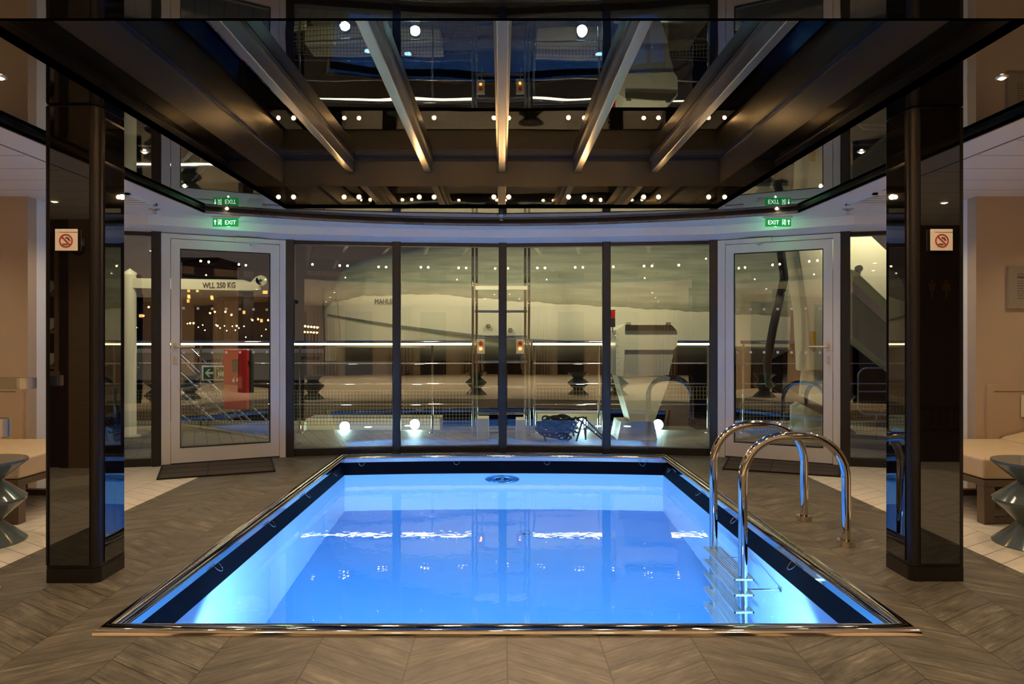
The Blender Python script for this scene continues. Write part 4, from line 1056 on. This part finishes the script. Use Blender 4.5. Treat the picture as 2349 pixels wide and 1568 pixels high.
for k in range(4): fg.disc((0.035 + 0.028 * k, -0.012, 0.015 + 0.01 * (k % 2)), 0.009, 12, 'y', 0, 0.003).xprism([(0.022 + 0.028 * k, 0.005), (0.048 + 0.028 * k, 0.005), (0.042 + 0.028 * k, -0.045), (0.028 + 0.028 * k, -0.045)], -0.013, -0.010)
for sx, sz in ((0, 1), (1, 1), (0, -1), (1, -1)):
    x0_, z0_ = (0.008 if sx == 0 else 0.135), 0.065 * sz; fg.xprism([(x0_, z0_), (x0_ + (0.018 if sx == 0 else -0.018), z0_), (x0_ + (0.022 if sx == 0 else -0.022), z0_ - 0.02 * sz), (x0_ + (0.008 if sx == 0 else -0.008), z0_ - 0.012 * sz)], -0.013, -0.010)
fg.build('assembly_pictogram', M['white'], e)

# gangway stairs going down outside the railing
e = tag(empty('gangway', (-3.9, 10.0, 0)), 'steel gangway with sloping handrails beyond the left door', 'gangway')
def rail_px(a, b, Y, r, name):
    A, B = at(a[0], a[1], Y), at(b[0], b[1], Y); o = MB().tube([A, B], r, 10).build(name, M['chrome'], e, loc=(3.9, -10.0, 0)); return o
rail_px((395, 793), (610, 1000), 9.85, 0.020, 'handrail'); rail_px((395, 802), (600, 1008), 9.95, 0.012, 'handrail')
rail_px((395, 835), (560, 990), 9.85, 0.020, 'handrail'); rail_px((395, 880), (525, 995), 9.85, 0.030, 'stringer')
rail_px((395, 890), (505, 992), 10.6, 0.012, 'stringer'); rail_px((395, 935), (470, 990), 9.85, 0.014, 'stringer')
rail_px((440, 800), (640, 990), 10.6, 0.016, 'handrail')
for k in range(8):
    A = at(405 + k * 16, 893 + k * 14.5, 9.87); MB().box(A.x, 9.87, A.z, A.x + 0.2, 10.6, A.z + 0.02).build('tread', M['brushed'], e, loc=(3.9, -10.0, 0))

# rounded spare rail frame and crane at the right
p = at(2010, 896, 8.7)
e = tag(empty('gate_frame', (p.x, 8.7, ZD)), 'rounded thin steel gate frame on the deck behind the right window', 'gate')
x0_, x1_, z0_, z1_, r_ = at(1968, 950, 8.7).x - p.x, 1.0, 0.24 - ZD, 0.83 - ZD, 0.12
pts = [(x1_, 0, z0_)] + arc((x0_ + r_, 0, z0_ + r_), r_, -PI / 2, -PI, 8) + arc((x0_ + r_, 0, z1_ - r_), r_, PI, PI / 2, 8) + [(x1_, 0, z1_)]
MB().tube(pts, 0.012, 10).build('outer_tube', M['chrome'], e)
MB().tube([(x0_, 0, 0.52 - ZD + 0.01), (x1_, 0, 0.52 - ZD + 0.01)], 0.009, 10).build('middle_bar', M['chrome'], e)
for x in (0.0, 0.9): MB().tube([(x, 0, 0), (x, 0, z0_)], 0.012, 10).build('leg', M['chrome'], e)

CY = 8.6; p = at(1868, 900, CY)
e = tag(empty('deck_crane', (p.x, CY, ZD)), 'cream deck crane with tapering column and sloping jib, behind the right door', 'crane')
def cl(px, py): q_ = at(px, py, CY); return (q_.x - p.x, q_.z - ZD)
MB().xprism([cl(1818, 560), cl(1868, 560), cl(1884, 600), cl(1900, 850), cl(1848, 850), cl(1842, 720)], -0.12, 0.30).build('column', M['cream'], e, bevel=0.02)
MB().lathe([(0.22, cl(0, 850)[1]), (0.22, cl(0, 815)[1]), (0.20, cl(0, 805)[1]), (0.0001, cl(0, 800)[1])], 32, (0.06, 0.1, 0)).build('slewing_collar', M['cream'], e)
MB().lathe([(0.30, 0), (0.30, 0.42), (0.20, 0.50), (0.17, cl(0, 850)[1])], 32, (0.06, 0.1, 0)).build('pedestal', M['cream'], e)
MB().xprism([cl(1845, 560), cl(1955, 505), cl(2100, 640), cl(2100, 760), cl(1958, 625), cl(1890, 600)], -0.05, 0.22).build('jib', M['cream'], e, bevel=0.02)
MB().tube([(cl(1838, 575)[0] - 0.30, -0.1, cl(0, 575)[1]), (cl(1790, 700)[0], -0.12, cl(0, 640)[1]), (cl(1765, 750)[0], -0.12, cl(0, 750)[1]), (cl(1752, 830)[0], -0.1, cl(0, 830)[1]), (cl(1760, 880)[0], -0.05, cl(0, 880)[1]), (0, -0.25, 0.4)], 0.05, 12).build('hose_bundle', M['rubber'], e)
MB().disc((cl(1963, 617)[0], -0.07, cl(1963, 617)[1]), 0.042, 24, 'y', 0, 0.05).build('pin_cap', M['rubber'], e)
MB().box(cl(1850, 0)[0], -0.13, cl(0, 800)[1], cl(1860, 0)[0], -0.121, cl(0, 760)[1]).build('yellow_mark', M['ylw'], e)
p = at(2000, 700, 9.0); e = tag(empty('cargo_hoist', (p.x + 0.4, 9.0, ZD)), 'cream sloping cargo hoist arm on a post beyond the right window', 'hoist'); MB().tube([(0, 0.2, 0), (0, 0.2, 1.3)], 0.06, 20).build('post', M['cream'], e)
o = MB().xprism([(at(1952, 640, 9.0).x - p.x, at(0, 665, 9.0).z - p.z), (at(2040, 0, 9.0).x - p.x, at(0, 745, 9.0).z - p.z), (at(2100, 0, 9.0).x - p.x, at(0, 890, 9.0).z - p.z), (at(1952, 0, 9.0).x - p.x, at(0, 775, 9.0).z - p.z)], 0, 0.25).build('sloping_arm', M['hull'], e, loc=(-0.4, 0, p.z - ZD), bevel=0.03)

# pale boat alongside with lettering on its hull
BY = 16.0; e = tag(empty('moored_boat', (-5.5, BY, 0.5)), 'long pale moored boat with dark lettering, beyond the left door', 'boat')
za, zb_ = CH - (806 - VY) / F_PX * BY - 0.5, CH - (872 - VY) / F_PX * BY - 0.5
MB().xprism([(-6.5, za), (3.6, za), (3.2, za - 0.12), (2.9, zb_), (-6.5, zb_)], 0, 2.6).build('hull', M['boat2'], e, bevel=0.03)
MB().box(-6.5, -0.04, za - 0.03, 3.6, 0.0, za + 0.07).build('rub_rail', M['white'], e)
MB().box(-6.5, 0.3, za + 0.07, 1.5, 1.8, za + 0.10).build('deck_board', M['brown'], e)
def btxt(px, py, s, size, m, sx=1.0, nm='lettering'): q_ = at(px, py, BY); return text_mesh(nm, s, size, m, e, (q_.x + 5.5, -0.006, q_.z - 0.5), (PI / 2, 0, 0), 'LEFT', 0.003, 0.004, sx)
btxt(453, 833, 'Riwa', 0.17, M['navy'], 1.0); btxt(486, 833, '300', 0.15, M['greyink'], 1.0); btxt(686, 824, 'ternational', 0.14, M['greyink'], 0.8)
q_ = at(449, 828, BY); MB().disc((q_.x + 5.5, -0.004, q_.z - 0.5), 0.055, 20, 'y', 0.025, 0.006).build('round_logo', M['orange'], e)
MB().box(-6.5, 0.2, zb_ - 2.4, 2.9, 2.4, zb_).build('dark_waterline', M['rubber'], e)

# far shore, buildings and lights across the river
o = MB()
for k in range(12): o.box(-40 + k * 7, 58 + (k % 3), -3.2, -33 + k * 7, 60, 0.3 + 0.25 * ((k * 7) % 4))
struct(o.build('ground', M['rock']))
def block(px0, px1, py0, Y, wins, label):
    a, b_ = at(px0, py0, Y), at(px1, py0, Y); e = tag(empty('apartment_block', ((a.x + b_.x) / 2, Y, -3)), label, 'building', 'buildings across the river')
    hx = (b_.x - a.x) / 2; MB().box(-hx, 0, 0, hx, 4, a.z + 3).build('walls', M['build'], e)
    MB().box(-hx - 0.2, -0.2, a.z + 3, hx + 0.2, 4.2, a.z + 3.3).build('roof', M['rock'], e)
    for px, py in wins:
        c_ = at(px, py, Y); MB().box(c_.x - (a.x + b_.x) / 2 - 0.09, -0.05, c_.z + 3 - 0.12, c_.x - (a.x + b_.x) / 2 + 0.09, 0.0, c_.z + 3 + 0.12).build('window', M['litwin'], e)
block(418, 498, 600, 52, ((433, 666), (453, 666), (433, 679), (434, 681), (486, 681), (487, 684), (432, 690)), 'dark apartment block with a few lit windows, behind the left door')
block(515, 640, 690, 51.9, ((560, 716), (606, 670), (611, 670), (600, 735)), 'low dark building across the river, right of the tall block')
block(310, 350, 690, 57, ((322, 724), (327, 724)), 'low dark building across the river, behind the left window')
def tiny(px, py, Y, r, m, label, grp):
    p_ = at(px, py, Y); e = tag(empty('street_lamp', (p_.x, Y, -1.0)), label, 'street lamp', grp)
    MB().ball((0, 0, p_.z + 1.0), r, 10, 6).build('lamp_head', M[m], e); MB().tube([(0, 0, 0), (0, 0, p_.z + 1.0 - r)], 0.02, 6).build('pole', M['rubber'], e)
for px, py in ((482, 718), (493, 715), (517, 715), (531, 722), (592, 732), (436, 741), (444, 741), (543, 747), (615, 734), (499, 741 + 6), (579, 734), (312, 751), (341, 704)):
    tiny(px, py, 49.5, 0.06, 'street', 'orange street lamp glowing on the far shore, seen through the left glass', 'orange street lamps across the river')
for px, py in ((496, 745), (515, 747), (533, 748), (560, 748), (465, 745), (455, 750), (505, 752), (548, 752), (564, 773), (540, 757), (610, 755), (600, 770), (430, 742), (470, 757), (520, 758), (330, 724)):
    tiny(px, py, 51, 0.035, 'street2', 'tiny white lamp on the far shore, seen through the left glass', 'white lamps across the river')
for k in range(5): tiny(700 + k * 7, 748 + k * 0.7, 50, 0.07, 'street', 'orange lamp in the upper quay row, seen between door and tender', 'orange lamps in two rows along the quay')
for k in range(5): tiny(699 + k * 7, 761 + k * 0.4, 48, 0.06, 'street', 'orange lamp in the lower quay row, seen between door and tender', 'orange lamps in two rows along the quay, lower row')
